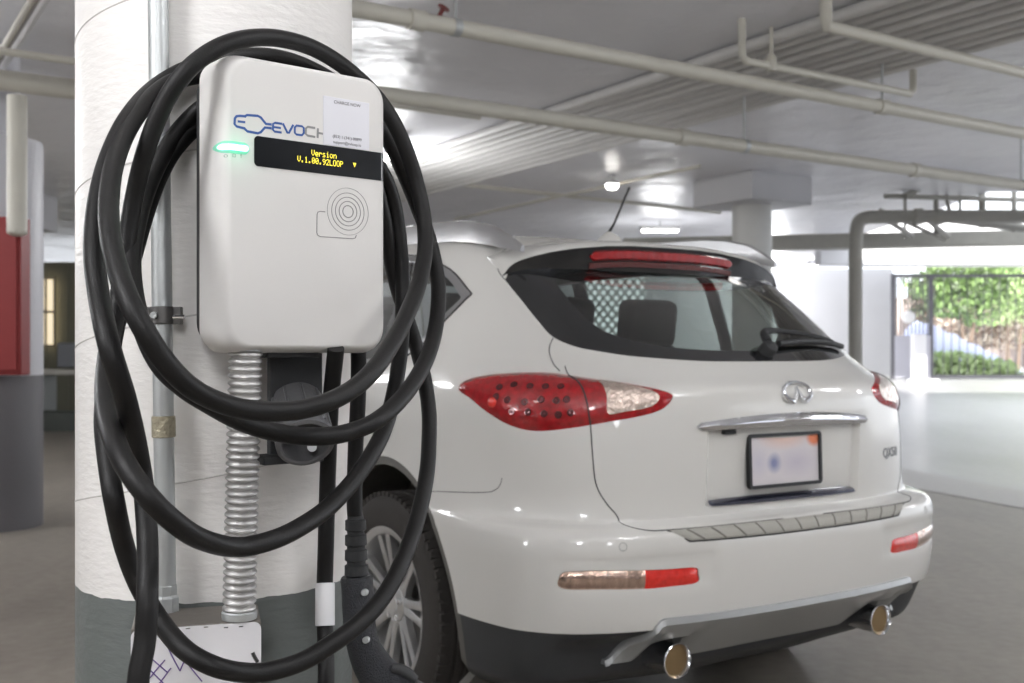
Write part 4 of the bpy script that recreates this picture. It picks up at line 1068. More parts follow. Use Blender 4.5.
# --- charging cable: one continuous hose hung in loops round the charger
CD = .0250
def cab(L): return [at(x, y, 1080*CD/w) for x, y, w in L]
path = cab([
 (336,348,17),(331,400,16.6),(328,470,16.4),(326,540,16.4),(324.5,605,16.4),(326,683,17),(318,755,18.5),(285,830,19.5),(235,855,20.5),(182,830,21.5),(148,765,22),(138,690,22),
 (145,640,21.8),(147.5,590,21.6),(147,530,20.8),(141,470,20.6),(127,405,22),(109,345,22.5),(98,290,21.5),(94,245,20.8),(98,200,20),(108,160,19.2),(126,121,18.3),(150,92,17.3),(180,72,16.7),
 (212,62,16.6),(240,57,16.6),(270,56.5,16.5),(302,65,16.2),(337,84,15.8),(366,110,15.4),(388,140,15.2),(403,172,15),(417,206,14.8),(430,242,14.8),(438,282,15),(437,318,15.4),(430,350,16),(417,377,16.6),(400,400,17.2),(376,421,17.8),(346,433,18.2),(318,436.5,18.6),
 (292,435,18.9),(266,430,19.2),(238,420,19.6),(209,404,20.2),(184,388,20.4),(160,365,20.2),(143,330,19.6),(134,292,18.9),(132,258,18.3),(137,225,17.9),(147,190,17.5),(162,157,17.2),(181,128,17.0),
 (208,104,16.9),(250,88,16.5),(300,92,16.1),(348,125,15.7),(378,165,15.4),(393,200,15.1),(400,245,15),(402.5,290,15),(402,330,15.2),(399,362,15.6),(394,393,16),(386,424,16.5),(374,450,17),(354,480,17.6),(332,504,18.2),(310,521,18.8),(278,538,19.6),(240,547,20.4),(206,541,21.6),(178,525,22.6),
 (146,494,23.2),(119,452,22.6),(106,405,21),(107,360,19.6),(116,312,18.7),(125,258,18.3),(133,203,18.2),(145,153,18.4),(163,106,18.5),(184,74,18.5),(207,54,18.3),(232,42,18.0),(258,37.5,17.6),(285,39.5,17.2),(314,48.5,16.7),(343,66,16.2),(371,91,15.9),(391,118,15.8),(406,150,15.7),(417,185,15.6),(424,220,15.7),(425,250,16),
 (419,283,16.6),(408,312,17.3),(394,340,18),(375,368,18.7),(354,388,19.2),(328,402,19.7),(298,410,20.1),(268,411.5,20.5),(238,408,21),(209,398,21.5),(184,382,22),(160,355,22.4),(142,326,22.6),(127,296,22.4),(116,263,21.8),(110,232,21.2),(109,200,20.4),(114,165,19.5),(126,133,18.6),(144,106,17.8),(167,85,17.2),(195,76,16.9),
 (230,74,16.7),(280,80,16.3),(335,112,15.8),(368,165,15.5),(383,215,15.2),(390,255,15),(397,287,14.9),(405,312,14.8),(412,333,14.8),(418,353,14.8),(425,382,15),(429,412,15.2),(429,442,15.5),(427,472,15.9),(421,504,16.3),(411,539,16.8),(395,577,17.4),(377,605,17.9),(355,627,18.4),(330,645,18.8),(303,661,19.2),(275,670,19.6),(250,673,20),(216,667,20.6),(184,649,20.4),(158,618,19.8),
 (138,583,19.8),(124,545,20),(114,500,20.6),(107,455,20.1),(104,420,19.6),(107,380,19),(114,335,18.4),(124,292,18),(135,250,17.7),(146,212,17.4),(160,175,17.1),(178,145,17),(204,125,16.8),(245,135,16.5),(300,185,16.1),(340,250,15.8),(356,310,15.7),(358.5,352,15.7),(358,400,15.7),(355.5,450,15.6),(354.5,500,15.6),(355.5,522,15.6)])
cbl = empty('charging_cable', path[len(path)//2], 0, 'thick black charging cable coiled in big loops around the charger', 'cable')
pp = [p-cbl.location for p in catmull(path, 7)]
hose = tube('cable_hose', pp, CD/2, M['rubber'], cbl, 20, ang=60)
a = at(325, 583, 1080*CD/16.4)-cbl.location; b = at(325, 625.5, 1080*CD/16.55)-cbl.location
bm = bmesh.new(); lathe(bm, [(CD/2+.0002, 0), (CD/2+.0022, .0005), (CD/2+.0022, (b-a).length), (CD/2+.0002, (b-a).length+.0005)], axis_to(a, b-a), 32)
build('cable_label', bm, mat('white_label_film', (.80, .80, .82), .4), cbl)
# --- connector
cn = empty('charging_connector', at(356, 580, 1.73), 0, 'black charging plug handle hanging from the coiled cable beside the column', 'charging plug')
cq = lambda x, y, Y=1.73: at(x, y, Y)-cn.location
prof = []; Lh = (cq(355.5, 517)-cq(356.5, 577)).length
for k, (r0) in enumerate((.0165, .0172, .0178, .0185)):
    h0 = Lh*k/4; h1 = Lh*(k+1)/4; prof += [(r0-.0035, h0), (r0-.0035, h0+.003), (r0, h0+.005), (r0+.0004, h1-.004), (r0-.0028, h1-.0015)]
bm = bmesh.new(); lathe(bm, [(.0125, -.002)]+prof+[(.018, Lh), (.0205, Lh+.002), (.0212, Lh+.004)], axis_to(cq(355.5, 517), cq(356.5, 577)-cq(355.5, 517)), 32)
build('strain_relief', bm, M['plastic_dark'], cn, ang=30)
hp = catmull([cq(356.5, 576), cq(357.5, 590), cq(358.5, 612), cq(361, 635), cq(368, 657), cq(381, 677, 1.72), cq(400, 694, 1.71), cq(424, 704, 1.70)], 6)
hr = np.interp(np.linspace(0, 1, len(hp)), [0, .03, .08, .3, .5, .68, .82, 1.0], [.024, .0265, .0255, .0255, .0265, .032, .035, .028])
tube('plug_body', hp, list(hr), mat('plug_black_textured', (.055, .057, .065), .36, bump=.9, bscale=520, stretch=(1, 1, .6)), cn, 32)
bm = bmesh.new(); A = axis_to(cq(424, 704, 1.70), cq(455, 712, 1.69)-cq(424, 704, 1.70)); lathe(bm, [(.024, -.01), (.0265, .0), (.0265, .006), (.022, .008), (.022, .04), (.020, .042), (.019, .038), (.0005, .01)], A, 32)
build('plug_nozzle', bm, M['plastic_dark'], cn, ang=30)
bm = bmesh.new(); bm_tube(bm, catmull([cq(392, 668, 1.70), cq(404, 671, 1.70), cq(416, 680, 1.70)], 4), [.008, .009, .009, .009, .009, .009, .009, .008, .007], 12); build('release_button', bm, M['plastic_dark'], cn)
for x, y in ((364.5, 592.5), (366, 640)):
    bm = bmesh.new(); lathe(bm, [(.0055, -.006), (.0055, .003), (.0045, .0045), (.0005, .0046)], axis_to(cq(x, y, 1.703), (-.1, -1, .1)), 14); build('plug_screw', bm, M['steel_galv'], cn)
# ------------------------------------------------------------------ garage
DR = Vector((math.sin(math.radians(57.4)), math.cos(math.radians(57.4)), 0)); DFV = Vector((-DR.y, DR.x, 0))
YR = math.radians(32.6)
def gp(r, f, z): return DR*r+DFV*f+Vector((0, 0, z))
def struct(o): o['kind'] = 'structure'; return o
def poly_slab(name, P, z0, z1, m):
    bm = bmesh.new(); A = [bm.verts.new((x, y, z1 if not hasattr(z1, '__len__') else z1[i])) for i, (x, y) in enumerate(P)]; B = [bm.verts.new((x, y, z0)) for x, y in P]; n = len(P)
    bm.faces.new(A); bm.faces.new(B[::-1])
    for k in range(n): bm.faces.new((A[k], A[(k+1) % n], B[(k+1) % n], B[k]))
    return build(name, bm, m, smooth=False)
def concrete(name, c1, c2, rough, bump=.15, sc=1.2, coat=0.):
    m = mat(name, c1, rough, bump=bump, bscale=3.5, cvar=.0, coat=coat, coatr=.25); nt = m.node_tree; b = nt.nodes['Principled BSDF']
    tc = [n for n in nt.nodes if n.type == 'TEX_COORD'][0]
    n1 = nt.nodes.new('ShaderNodeTexNoise'); n1.inputs['Scale'].default_value = sc; n1.inputs['Detail'].default_value = 9; n1.inputs['Roughness'].default_value = .65
    n2 = nt.nodes.new('ShaderNodeTexNoise'); n2.inputs['Scale'].default_value = sc*14; n2.inputs['Detail'].default_value = 5
    mp = nt.nodes.new('ShaderNodeMapping'); mp.inputs['Rotation'].default_value = (0, 0, YR); mp.inputs['Scale'].default_value = (1, .35, 1)
    nt.links.new(tc.outputs['Object'], mp.inputs[0]); nt.links.new(mp.outputs[0], n1.inputs[0]); nt.links.new(tc.outputs['Object'], n2.inputs[0])
    ad = nt.nodes.new('ShaderNodeMath'); ad.operation = 'MULTIPLY_ADD'; ad.inputs[1].default_value = .35; nt.links.new(n2.outputs['Fac'], ad.inputs[0]); nt.links.new(n1.outputs['Fac'], ad.inputs[2])
    mr = nt.nodes.new('ShaderNodeMapRange'); mr.inputs['From Min'].default_value = .42; mr.inputs['From Max'].default_value = .92; nt.links.new(ad.outputs[0], mr.inputs['Value'])
    mx = nt.nodes.new('ShaderNodeMix'); mx.data_type = 'RGBA'; mx.inputs['A'].default_value = (*c1, 1); mx.inputs['B'].default_value = (*c2, 1)
    nt.links.new(mr.outputs[0], mx.inputs['Factor']); nt.links.new(mx.outputs['Result'], b.inputs['Base Color'])
    r2 = nt.nodes.new('ShaderNodeMapRange'); r2.inputs['To Min'].default_value = rough-.08; r2.inputs['To Max'].default_value = rough+.12; nt.links.new(n1.outputs['Fac'], r2.inputs['Value']); nt.links.new(r2.outputs[0], b.inputs['Roughness'])
    return m
FLC = concrete('floor_concrete', (.185, .162, .138), (.36, .33, .285), .42)
AIC = concrete('aisle_concrete', (.42, .42, .43), (.58, .58, .59), .30, sc=.8)
STC = concrete('gutter_concrete', (.50, .49, .48), (.62, .61, .60), .45)
struct(poly_slab('floor', [(-22, -9), (24, -9), (24, 12.0), (5.0, 12.0), (5.0, 27), (-22, 27)], -.12, 0, FLC))
a = on_floor(929, 474); b = on_floor(1024, 492); c = on_floor(1024, 509); d = on_floor(933, 492)
def ext(p, q, t): return p+(q-p)*t
a2, b2, c2, d2 = ext(a, b, -.9), ext(a, b, 5.5), ext(d, c, 5.5), ext(d, c, -.9)
struct(poly_slab('trim_1', [(v.x, v.y) for v in (a2, b2, c2, d2)][::-1], -.01, .006, STC))
# bright drive aisle and ramp to the daylight
struct(poly_slab('floor_aisle', [(a2.x, a2.y), (b2.x, b2.y), (24, 3), (24, 12.5), (a2.x+.3, 12.5)], -.01, .004, AIC))
bm = bmesh.new()
rows = []
for y, z in ((12.4, .004), (14, .05), (18, .28), (22, .50), (24.5, .585), (60, .7)):
    rows.append([bm.verts.new((x, y, z)) for x in (3.2, 12, 40)])
for A, B in zip(rows[:-1], rows[1:]):
    for k in range(2): bm.faces.new((A[k], A[k+1], B[k+1], B[k]))
struct(build('floor_ramp', bm, AIC))
# ceiling with a light well on the right
CLM = mat('ceiling_paint', (.85, .85, .89), .35, bump=.9, bscale=2.2, bdist=.05, cvar=.14, cscale=.7, rvar=.07)
WX0, WX1, WY0, WY1 = 6.0, 30., 13.6, 19.3
def ceil_piece(name, x0, x1, y0, y1):
    return struct(box(name, ((x0+x1)/2, (y0+y1)/2, CEIL+.15), (x1-x0, y1-y0, .3), CLM, smooth=False))
bmc = bmesh.new()
for x0, x1, y0, y1 in ((-22, 26, -9, WY0), (-22, WX0, WY0, WY1), (-22, 26, WY1, 25.5)):
    bm_box(bmc, ((x0+x1)/2, (y0+y1)/2, CEIL+.15), (x1-x0, y1-y0, .3))
struct(build('ceiling', bmc, CLM, smooth=False))
WLM = mat('wall_paint', (.60, .60, .62), .5, bump=.1, bscale=6, cvar=.06, cscale=1.)
# far wall with the lattice window opening
LX0, LX1, LZ0, LZ1 = at(586, 0, 26).x, at(646, 0, 26).x, 1.45, 3.02
bm = bmesh.new(); WXL, WXR = -9.0, at(893, 0, 26).x
for x0, x1, z0, z1 in ((WXL, LX0, 0, CEIL), (LX1, WXR, 0, CEIL), (LX0, LX1, 0, LZ0), (LX0, LX1, LZ1, CEIL)):
    bm_box(bm, ((x0+x1)/2, 26.1, (z0+z1)/2), (x1-x0, .2, z1-z0))
struct(build('wall_back', bm, WLM, smooth=False))
bm = bmesh.new(); n = 9; w = LX1-LX0; h = LZ1-LZ0
for k in range(-12, 24):
    for sg in (1, -1):
        x = LX0+k*w/7; P = []
        for t in np.linspace(0, 1, 2):
            P.append(Vector((x+sg*h*t*.8 if sg > 0 else x+h*.8-h*.8*t, 26.0, LZ0+h*t)))
        # clip to the opening
        p, q = P; dx = q.x-p.x
        t0 = max(0, min((LX0-p.x)/dx, (LX1-p.x)/dx)); t1 = min(1, max((LX0-p.x)/dx, (LX1-p.x)/dx))
        if t1-t0 > .02: bm_tube(bm, [p+(q-p)*t0, p+(q-p)*t1], .035, 6)
o = struct(build('window_1', bm, mat('lattice_white', (.6, .62, .6), .5)))
# left rear: olive ribbed wall, lit window, plinth
bm = bmesh.new(); xl, xr = -14.0, -5.2
for k in range(44):
    x = xl+(xr-xl)*k/44; wd = (xr-xl)/44
    z0, z1 = .0, 2.85
    bm_box(bm, (x+wd/2, 20.0+(.03 if k % 2 else 0), (z0+z1)/2), (wd, .12, z1-z0))
struct(build('wall_left', bm, mat('olive_cladding', (.23, .225, .17), .6, bump=.1), smooth=False))
c = at(47, 312, 19.85)
wn = box('window_2', c, (.30, .06, 1.25), mat('lit_window_glass', (.8, .7, .5), .3, emit=(1., .85, .6), estr=.9), bevel=.01); struct(wn)
fr = bmesh.new()
for dz in (-.62, 0, .62): bm_box(fr, c+Vector((0, -.05, dz)), (.34, .04, .04))
for dx in (-.16, 0, .16): bm_box(fr, c+Vector((dx, -.05, 0)), (.03, .04, 1.27))
struct(build('window_2_frame', fr, mat('window_frame_tan', (.35, .3, .22), .5), wn and None, smooth=False))
tag(box('low_kerb', at(50, 421, 16.4)+Vector((-1., 0, 0)), (4.2, .5, .30), mat('kerb_dark_green', (.09, .10, .09), .6), None, bevel=.02), 'dark grey low kerb block on the floor at the far left', 'kerb')
tag(box('storage_chest', at(72, 355, 17.5)+Vector((.2, 0, 0)), (.7, .5, .40), mat('chest_grey', (.25, .26, .28), .5), None, bevel=.03), 'small grey chest standing on a pale bench beyond the column', 'chest')
bo = empty('bench', (at(72, 375, 17.5).x, 17.5, 0), 0, 'pale low bench with a grey chest on it at far left', 'bench')
bt = at(72, 370, 17.5).z
box('bench_top', (.2, 0, bt-.03), (1.5, .6, .09), mat('bench_cream', (.6, .58, .52), .6), bo, bevel=.01)
for sx in (-.4, .8): box('bench_leg', (sx, 0, (bt-.07)/2), (.1, .5, bt-.07), M['steel_galv'], bo, bevel=.005)
struct(box('wall_left_header', (-12, 14.0, 2.98), (12, .5, .44), WLM, smooth=False))
# second column at the left edge with red cabinet
C2 = at(-12, 300, 7.3)
c2 = empty('round_pillar', (C2.x, C2.y, 0), 0, 'round pillar with grey painted foot behind the red cabinet at the left edge', 'column')
bm = bmesh.new(); lathe(bm, [(.345, 0), (.345, 1.0), (.345, 2.55), (.34, 2.60), (.20, 2.64), (.20, CEIL)], seg=64)
build('pillar_shaft', bm, column_paint('pillar_paint', 1.02, (.66, .66, .70), (.16, .155, .165), bump=.2), c2, ang=50)
rc = at(-8, 297, 6.93); zt = at(0, 218, 6.9).z; zb = at(0, 375, 6.9).z
cab_ = empty('red_cabinet', (rc.x, 6.89, 0), 0, 'dark red cabinet mounted on the round pillar at the left edge', 'cabinet')
box('cabinet_body', (0, 0, (zt+zb)/2), (.47, .14, zt-zb), mat('cabinet_red', (.27, .035, .035), .5, bump=.1), cab_, bevel=.008)
box('cabinet_door', (0, -.078, (zt+zb)/2), (.43, .02, zt-zb-.06), MATS['cabinet_red'], cab_, bevel=.004)
wp = tube('water_pipe', catmull([at(17, 96, 6.68), at(17, 150, 6.68), at(17, 222, 6.68), at(17, 236, 6.68)], 4), [.06]*10+[.06, .055, .03], mat('pipe_cream', (.62, .60, .53), .4, cvar=.06), None, 20)
tag(wp, 'cream vertical drop pipe ending in front of the red cabinet', 'pipe')
PCM = MATS['pipe_cream']
# --- overhead pipes
def pipe(name, P, r, label, group=None, m=None, fit=(), cat='pipe', hang=()):
    o = empty(name, P[0], 0, label, cat, group)
    tube('pipe_run', [Vector(p)-o.location for p in P], r, m or PCM, o, 18)
    for t in fit:
        a, b = Vector(P[0]), Vector(P[1]); q = a+(b-a)*t-o.location; d_ = (b-a).normalized()
        bm = bmesh.new(); lathe(bm, [(r, -.045), (r*1.22, -.043), (r*1.22, .043), (r, .045)], axis_to(q, d_), 24); build('pipe_coupling', bm, m or PCM, o)
    for t in hang:
        a, b = Vector(P[0]), Vector(P[1]); q = a+(b-a)*t-o.location; d_ = (b-a).normalized()
        bm = bmesh.new(); lathe(bm, [(r*1.02, -.02), (r*1.12, -.02), (r*1.12, .02), (r*1.02, .02)], axis_to(q, d_), 20, closed_prof=True)
        bm_tube(bm, [q+Vector((0, 0, r)), Vector((q.x, q.y, CEIL-o.location.z))], .008, 8); build('pipe_hanger', bm, M['steel_galv'], o)
    return o
def along(px, py, z, t0, t1, d=DR):
    Y = (z-CZ)*F/(HOR-py); A = at(px, py, Y); return A+d*t0, A+d*t1
GR = 'long cream sprinkler mains under the ceiling'
a, b = along(400, 17, 2.85, -1.2, 14); pipe('sprinkler_pipe', [a, b], .043, 'nearer long cream sprinkler main crossing above the car', GR, fit=(.085, .32, .55), hang=(.10, .32, .51))
a, b = along(400, 97, 2.75, -1.6, 14); pipe('sprinkler_pipe', [a, b], .050, 'farther long cream sprinkler main lower behind the first', GR, fit=(.25, .42, .6), hang=(.29, .52))
a, b = along(0, 51, 2.9, -2, 3.2); pipe('sprinkler_pipe', [a, b], .022, 'thin cream pipe at the top left above the thick one', 'cream pipes at the top left', fit=(.48,))
a, b = along(0, 80, 2.9, -2, 2.1); pipe('sprinkler_pipe', [a, b], .066, 'thick cream pipe at the top left beside the white column', 'cream pipes at the top left', fit=(.62,))
a, b = along(826, 26, 3.0, 0, 9); pipe('sprinkler_pipe', [a+Vector((0, 0, .19)), a+Vector((0, 0, .02)), a, b], .034, 'cream pipe below the ribbed conduits at the top right', GR)
q = along(742, 60, 2.95, 0, 1.62); up = Vector((0, 0, .25))
br = pipe('sprinkler_branch', [q[0]+up, q[0]+Vector((0, 0, .03)), q[0]+DR*.03, q[1]-DR*.03, q[1]+Vector((0, 0, .03)), q[1]+Vector((0, 0, .17))], .024, 'short cream sprinkler branch bent down from the ceiling at both ends')
bm = bmesh.new(); e = q[0]+DR*.25-br.location; bm_tube(bm, [e+Vector((0, 0, .24)), e+Vector((0, 0, .02))], .012, 8); lathe(bm, [(.03, -.03), (.033, -.02), (.033, .05), (.02, .07)], Matrix.Translation(e), 16); build('branch_hanger', bm, PCM, br)
# red valve handle on the nearer main
a, b = along(400, 17, 2.85, .0, 1); v0 = at(443, 9, 5.55)
vl = empty('pipe_valve', v0, 0, 'small red valve handle on the nearer sprinkler main', 'valve')
bm = bmesh.new(); lathe(bm, [(.012, -.08), (.012, .0), (.03, .0), (.034, .006), (.03, .012), (.0005, .012)], Matrix.Rotation(.5, 4, 'Y'), 16); build('valve_wheel', bm, mat('valve_red', (.16, .02, .02), .5), vl)
# conduit bundle on the ceiling
COND = mat('conduit_ceiling_white', (.68, .67, .65), .4, cvar=.08)
ORD = ('leftmost conduit', 'second conduit', 'third conduit', 'fourth conduit', 'fifth conduit', 'sixth conduit', 'seventh conduit', 'eighth conduit', 'ninth conduit', 'tenth conduit')
r0 = 5.04
for k in range(10):
    r = r0+k*.138; cc = 'conduits strapped side by side under the ceiling'
    a, b = gp(r, -4.0, 3.15), gp(r, 15.0, 3.15)
    o = tube('ceiling_conduit', [a, b], .031 if k % 3 else .038, COND, None, 14)
    tag(o, ORD[k]+' from the left in the bundle of parallel cream ceiling conduits', 'conduit', cc)
for k in range(2):
    z = 3.05-.0*k; A = at((32, 44)[k], 0, (z-CZ)*F/353); d_ = DFV
    tag(tube('ceiling_conduit', [A-DFV*2, A+DFV*5], (.022, .028)[k], (PCM, mat('pipe_white', (.8, .8, .82), .3))[k], None, 14), ('cream slanting conduit at the very top left', 'white slanting conduit at the very top left')[k], 'conduit')
tag(tube('ceiling_conduit', [at(455, 219, 15.8), at(700, 166, 11.4)], .022, PCM, None, 10), 'single thin conduit crossing the ceiling above the car roof', 'conduit')
tag(tube('ceiling_conduit', [at(350, 172, 12), at(720, 212, 15.5)], .03, PCM, None, 10), 'long thin conduit on the ceiling above the antenna', 'conduit')
# far column with its square head
c3 = at(752, 300, 12.6)
o = empty('capital_column', (c3.x, c3.y, 0), 0, 'round white column with a square head standing behind the car', 'column')
bm = bmesh.new(); lathe(bm, [(.228, 0), (.228, 2.88)], seg=48); build('column_shaft', bm, column_paint('far_column_paint', .45, (.66, .66, .64), bump=.1), o)
box('column_head', (0, 0, 3.04), (.96, .96, .32), MATS['wall_paint'], o, rz=YR, bevel=.01)
# duct elbow and service pipes at the right
DUC = mat('duct_grey_paint', (.40, .39, .35), .5, cvar=.1)
E0 = at(855.5, 372, 13.2); P = [Vector((E0.x, E0.y, 0))]
zt = at(855, 217, 13.2).z; Pth = [P[0], Vector((E0.x, E0.y, zt-.3))]+catmull([Vector((E0.x, E0.y, zt-.28)), Vector((E0.x+.03, E0.y, zt-.08)), Vector((E0.x+.12, E0.y, zt-.01)), Vector((E0.x+.3, E0.y, zt))], 5)+[Vector((E0.x+1.0, E0.y-.05, zt)), Vector((E0.x+4, E0.y-.2, zt-.02))]
dp = empty('drain_pipe', P[0], 0, 'large grey drain pipe rising from floor and bending right', 'pipe'); tube('pipe_run', [p-dp.location for p in Pth], .082, DUC, dp, 24)
for x in (.75, 1.0): 
    bm = bmesh.new(); lathe(bm, [(.082, -.05), (.10, -.045), (.10, .045), (.082, .05)], axis_to(Vector((x, -.04, zt)), (1, -.05, 0)), 24); build('pipe_coupling', bm, DUC, dp)
box('service_beam', (0, 0, 0), (8.5, .3, .20), DUC, None, bevel=.01).location = at(900, 240, 15.0)+Vector((.4, 0, 0))
tag(bpy.data.objects['service_beam'], 'dark grey horizontal steel beam behind the bent drain pipe', 'beam')
bpy.data.objects['service_beam'].rotation_euler = (0, math.radians(-1.2), 0)
HNG = ('grey hanger rod just right of the first pipe coupling', 'grey slanting hanger rod beside the middle hanger', 'thick grey hanger rod against the bright light well', 'grey hanger rod nearest the right frame edge', 'thin grey hanger rod above the drain pipe, leftmost of them', 'thin grey hanger rod between the two thicker ones')
for i, (px, py0, py1, w_) in enumerate(((936, 170, 235, 5), (944, 170, 222, 4), (982, 178, 228, 7), (1014, 160, 232, 5), (905, 188, 238, 3), (960, 186, 214, 3))):
    Yq = 13.9; a = at(px, py0, Yq); a.z = CEIL+.1 if py0 < 185 else a.z; b = at(px+(0 if i != 1 else 8), py1, Yq)
    tag(tube('pipe_hanger', [a, b], w_*Yq/F/2, DUC, None, 10), HNG[i], 'hanger', 'hangers carrying the drain pipes')
SPL = ('thin grey service pipe running level just under the ceiling', 'grey service pipe slanting up to the right above the drain pipe', 'thick grey service pipe sloping down right below the drain pipe', 'thin grey service pipe slanting down across the drain pipe', 'thin grey service pipe highest at the right frame edge', 'short grey slanting pipe stub left below the drain pipe', 'short grey slanting pipe stub right below the drain pipe')
for _i, ((x0, y0_), (x1, y1_), w_) in enumerate((((885, 196), (1030, 200), 5), ((905, 196), (945, 176), 6), ((920, 215), (1030, 229), 9), ((880, 210), (945, 240), 4), ((1030, 150), (960, 176), 4), ((890, 222), (912, 236), 5), ((930, 222), (948, 236), 5))):
    tag(tube('service_pipe', [at(x0, y0_, 13.4), at(x1, y1_, 14.0)], w_*13.7/F/2, DUC, None, 10), SPL[_i], 'pipe', 'service pipes by the light well')
struct(box('wall_right_header', (at(960, 0, 20).x+2.5, 19.6, 3.02), (10.5, .4, .50), mat('header_white', (.78, .78, .8), .5), smooth=False))
# gate and things outside
GX0, GX1, GY = at(893, 0, 24.2).x, at(893, 0, 24.2).x+7.5, 24.2
gate = empty('security_gate', (GX0, GY, .58), 0, 'tall dark gate of thin vertical bars across the bright opening', 'gate')
GM = mat('gate_dark_paint', (.16, .16, .18), .5); gh = at(0, 274, GY).z-.58
for x in (0, .85, 3.6, 7.5): box('gate_post', (x, 0, gh/2), (.09, .09, gh), GM, gate, bevel=.005)
for z in (.06, gh-.04): box('gate_rail', (3.75, 0, z), (7.5, .06, .07), GM, gate, bevel=.004)
for k in range(9): box('gate_bar', (.08+k*.085, 0, gh/2), (.022, .022, gh-.1), GM, gate, smooth=False)
for k in range(36): box('gate_bar', (.95+k*.18, 0, gh/2), (.014, .014, gh-.1), GM, gate, smooth=False)
box('lock_panel', (.42, -.03, .50), (.80, .05, .95), mat('panel_pale', (.55, .55, .62), .5), gate, bevel=.01)
bq = at(918.5, 350, 23.2); bl_ = empty('white_bollard', (bq.x, 23.2, .56), 0, 'bright white square post in front of the gate', 'post')
box('post_shaft', (0, 0, .50), (.26, .26, 1.03), mat('post_white', (.92, .92, .95), .4), bl_, bevel=.02); box('post_base', (0.1, 0, .02), (.55, .4, .06), MATS['post_white'], bl_, bevel=.01)
rl = at(908.5, 317, 23.6)
tag(link('convex_mirror', (lambda b_: (lathe(b_, [(.0005, .05), (.07, .04), (.12, .015), (.14, 0), (.13, -.02), (.0005, -.03)], axis_to(rl, (-.3, -1, .1)), 32), bmesh.ops.recalc_face_normals(b_, faces=b_.faces), (lambda me: (b_.to_mesh(me), me)[1])(bpy.data.meshes.new('convex_mirror')))[2])(bmesh.new()), mat('mirror_white', (.95, .95, .95), .3), None), 'round white disc on the gate by the left post', 'mirror')
# tarp-covered heap
bm = bmesh.new(); T0 = at(960, 345, 29); rings = []
for k in range(15):
    f = k/14; x = -1.35+2.7*f; h = np.interp(f, [0, .1, .4, .8, 1], [1.05, 1.25, .95, .50, .12])+.04*math.sin(k*2.3); w_ = .7
    rings.append([bm.verts.new((T0.x+x, 29+w_*math.cos(t), .62+.42*(1-f)*.5+h*max(0, math.sin(t))**.7*(1 if 0 < t < PI else 0))) for t in np.linspace(0, PI, 13)])
for A, B in zip(rings[:-1], rings[1:]):
    for j in range(12): bm.faces.new((A[j], A[j+1], B[j+1], B[j]))
bm.faces.new(rings[0]); bm.faces.new(rings[-1][::-1])
tag(build('covered_heap', bm, mat('tarp_pale_blue', (.62, .66, .90), .6, bump=.4, bscale=4)), 'sloping heap under a white and blue cover outside the gate', 'cover')
# planting outside
def leaves(name, c, r, n, cols, label, cat, group=None, seed=1, size=.09, trunk=True):
    rs = random.Random(seed); o = empty(name, (c[0], c[1], .6), 0, label, cat, group)
    bm = bmesh.new(); cz = c[2]-.6
    for i in range(n):
        d_ = Vector((rs.gauss(0, 1), rs.gauss(0, 1), rs.gauss(0, 1))).normalized()*(rs.random()**.4)
        blob = 1+.25*math.sin(d_.x*5+seed)*math.cos(d_.z*6+seed)
        p = Vector((d_.x*r[0]*blob, d_.y*r[1]*blob, cz+d_.z*r[2]*blob)); s = size*rs.uniform(.6, 1.5)
        if p.z < .02: continue
        u_ = Vector((rs.gauss(0, 1), rs.gauss(0, 1), rs.gauss(0, 1))).normalized(); w_ = u_.cross(Vector((rs.random(), rs.random(), 1))).normalized()
        vs = [bm.verts.new(p+u_*s*a_+w_*s*b_) for a_, b_ in ((-1, 0), (-.2, .45), (1, 0), (-.2, -.45))]
        bm.faces.new(vs).material_index = rs.choice((0, 0, 1))
    me = bpy.data.meshes.new('foliage'); bm.to_mesh(me); bm.free(); ob = link('foliage', me, None, o, smooth=False)
    for cc in cols: me.materials.append(cc)
    if trunk:
        for k in range(3): tube('stem', [Vector((rs.uniform(-.2, .2), 0, -.05)), Vector((rs.uniform(-.4, .4)*r[0], 0, cz))], [.05, .02], mat('bark', (.20, .15, .12), .8) if 'bark' not in MATS else MATS['bark'], o, 8)
    return o
def leafm(n, c): 
    m = mat(n, c, .55, cvar=.4, cscale=3); return m
g1, g2, g3, g4 = leafm('leaf_green', (.24, .36, .14)), leafm('leaf_light', (.52, .64, .36)), leafm('leaf_dark', (.14, .18, .11)), leafm('leaf_blossom', (.70, .62, .55))
g5 = leafm('leaf_brown', (.28, .20, .17))
sp_ = [((965, 285), 30, (1.5, .9, 1.1), (g1, g3), 'dark green bushy tree beyond the gate, left of the others'),
 ((1012, 290), 33, (1.3, .9, 1.1), (g2, g1), 'light green leafy tree beyond the gate at the right'),
 ((985, 325), 36, (1.7, .8, .9), (g4, g5), 'pale pink and brown shrub beyond the gate below the trees'),
 ((1042, 310), 39, (1.4, .8, 1.6), (g2, g4), 'pale green tree at the right frame edge beyond the gate'),
 ((935, 300), 39, (1.0, .8, 1.0), (g3, g5), 'dark brown shrub seen through the close gate bars')]
for i, ((x, y), Y_, r, cs, lb) in enumerate(sp_):
    c = at(x, y, Y_); leaves('tree', (c.x, c.y, c.z), r, 3400, cs, lb, 'tree', 'trees beyond the gate', seed=i+3)
c = at(955, 366, 27.5); leaves('hedge', (c.x, c.y, .75), (1.7, .5, .45), 2600, (g2, g2), 'low bright green hedge just outside the gate', 'hedge', seed=21, trunk=False)
struct(poly_slab('trim_2', [(GX0-.5, 24.6), (40, 24.6), (40, 70), (GX0-8, 70)], .5, .62, mat('sunlit_paving', (.80, .79, .74), .7, bump=.1)))
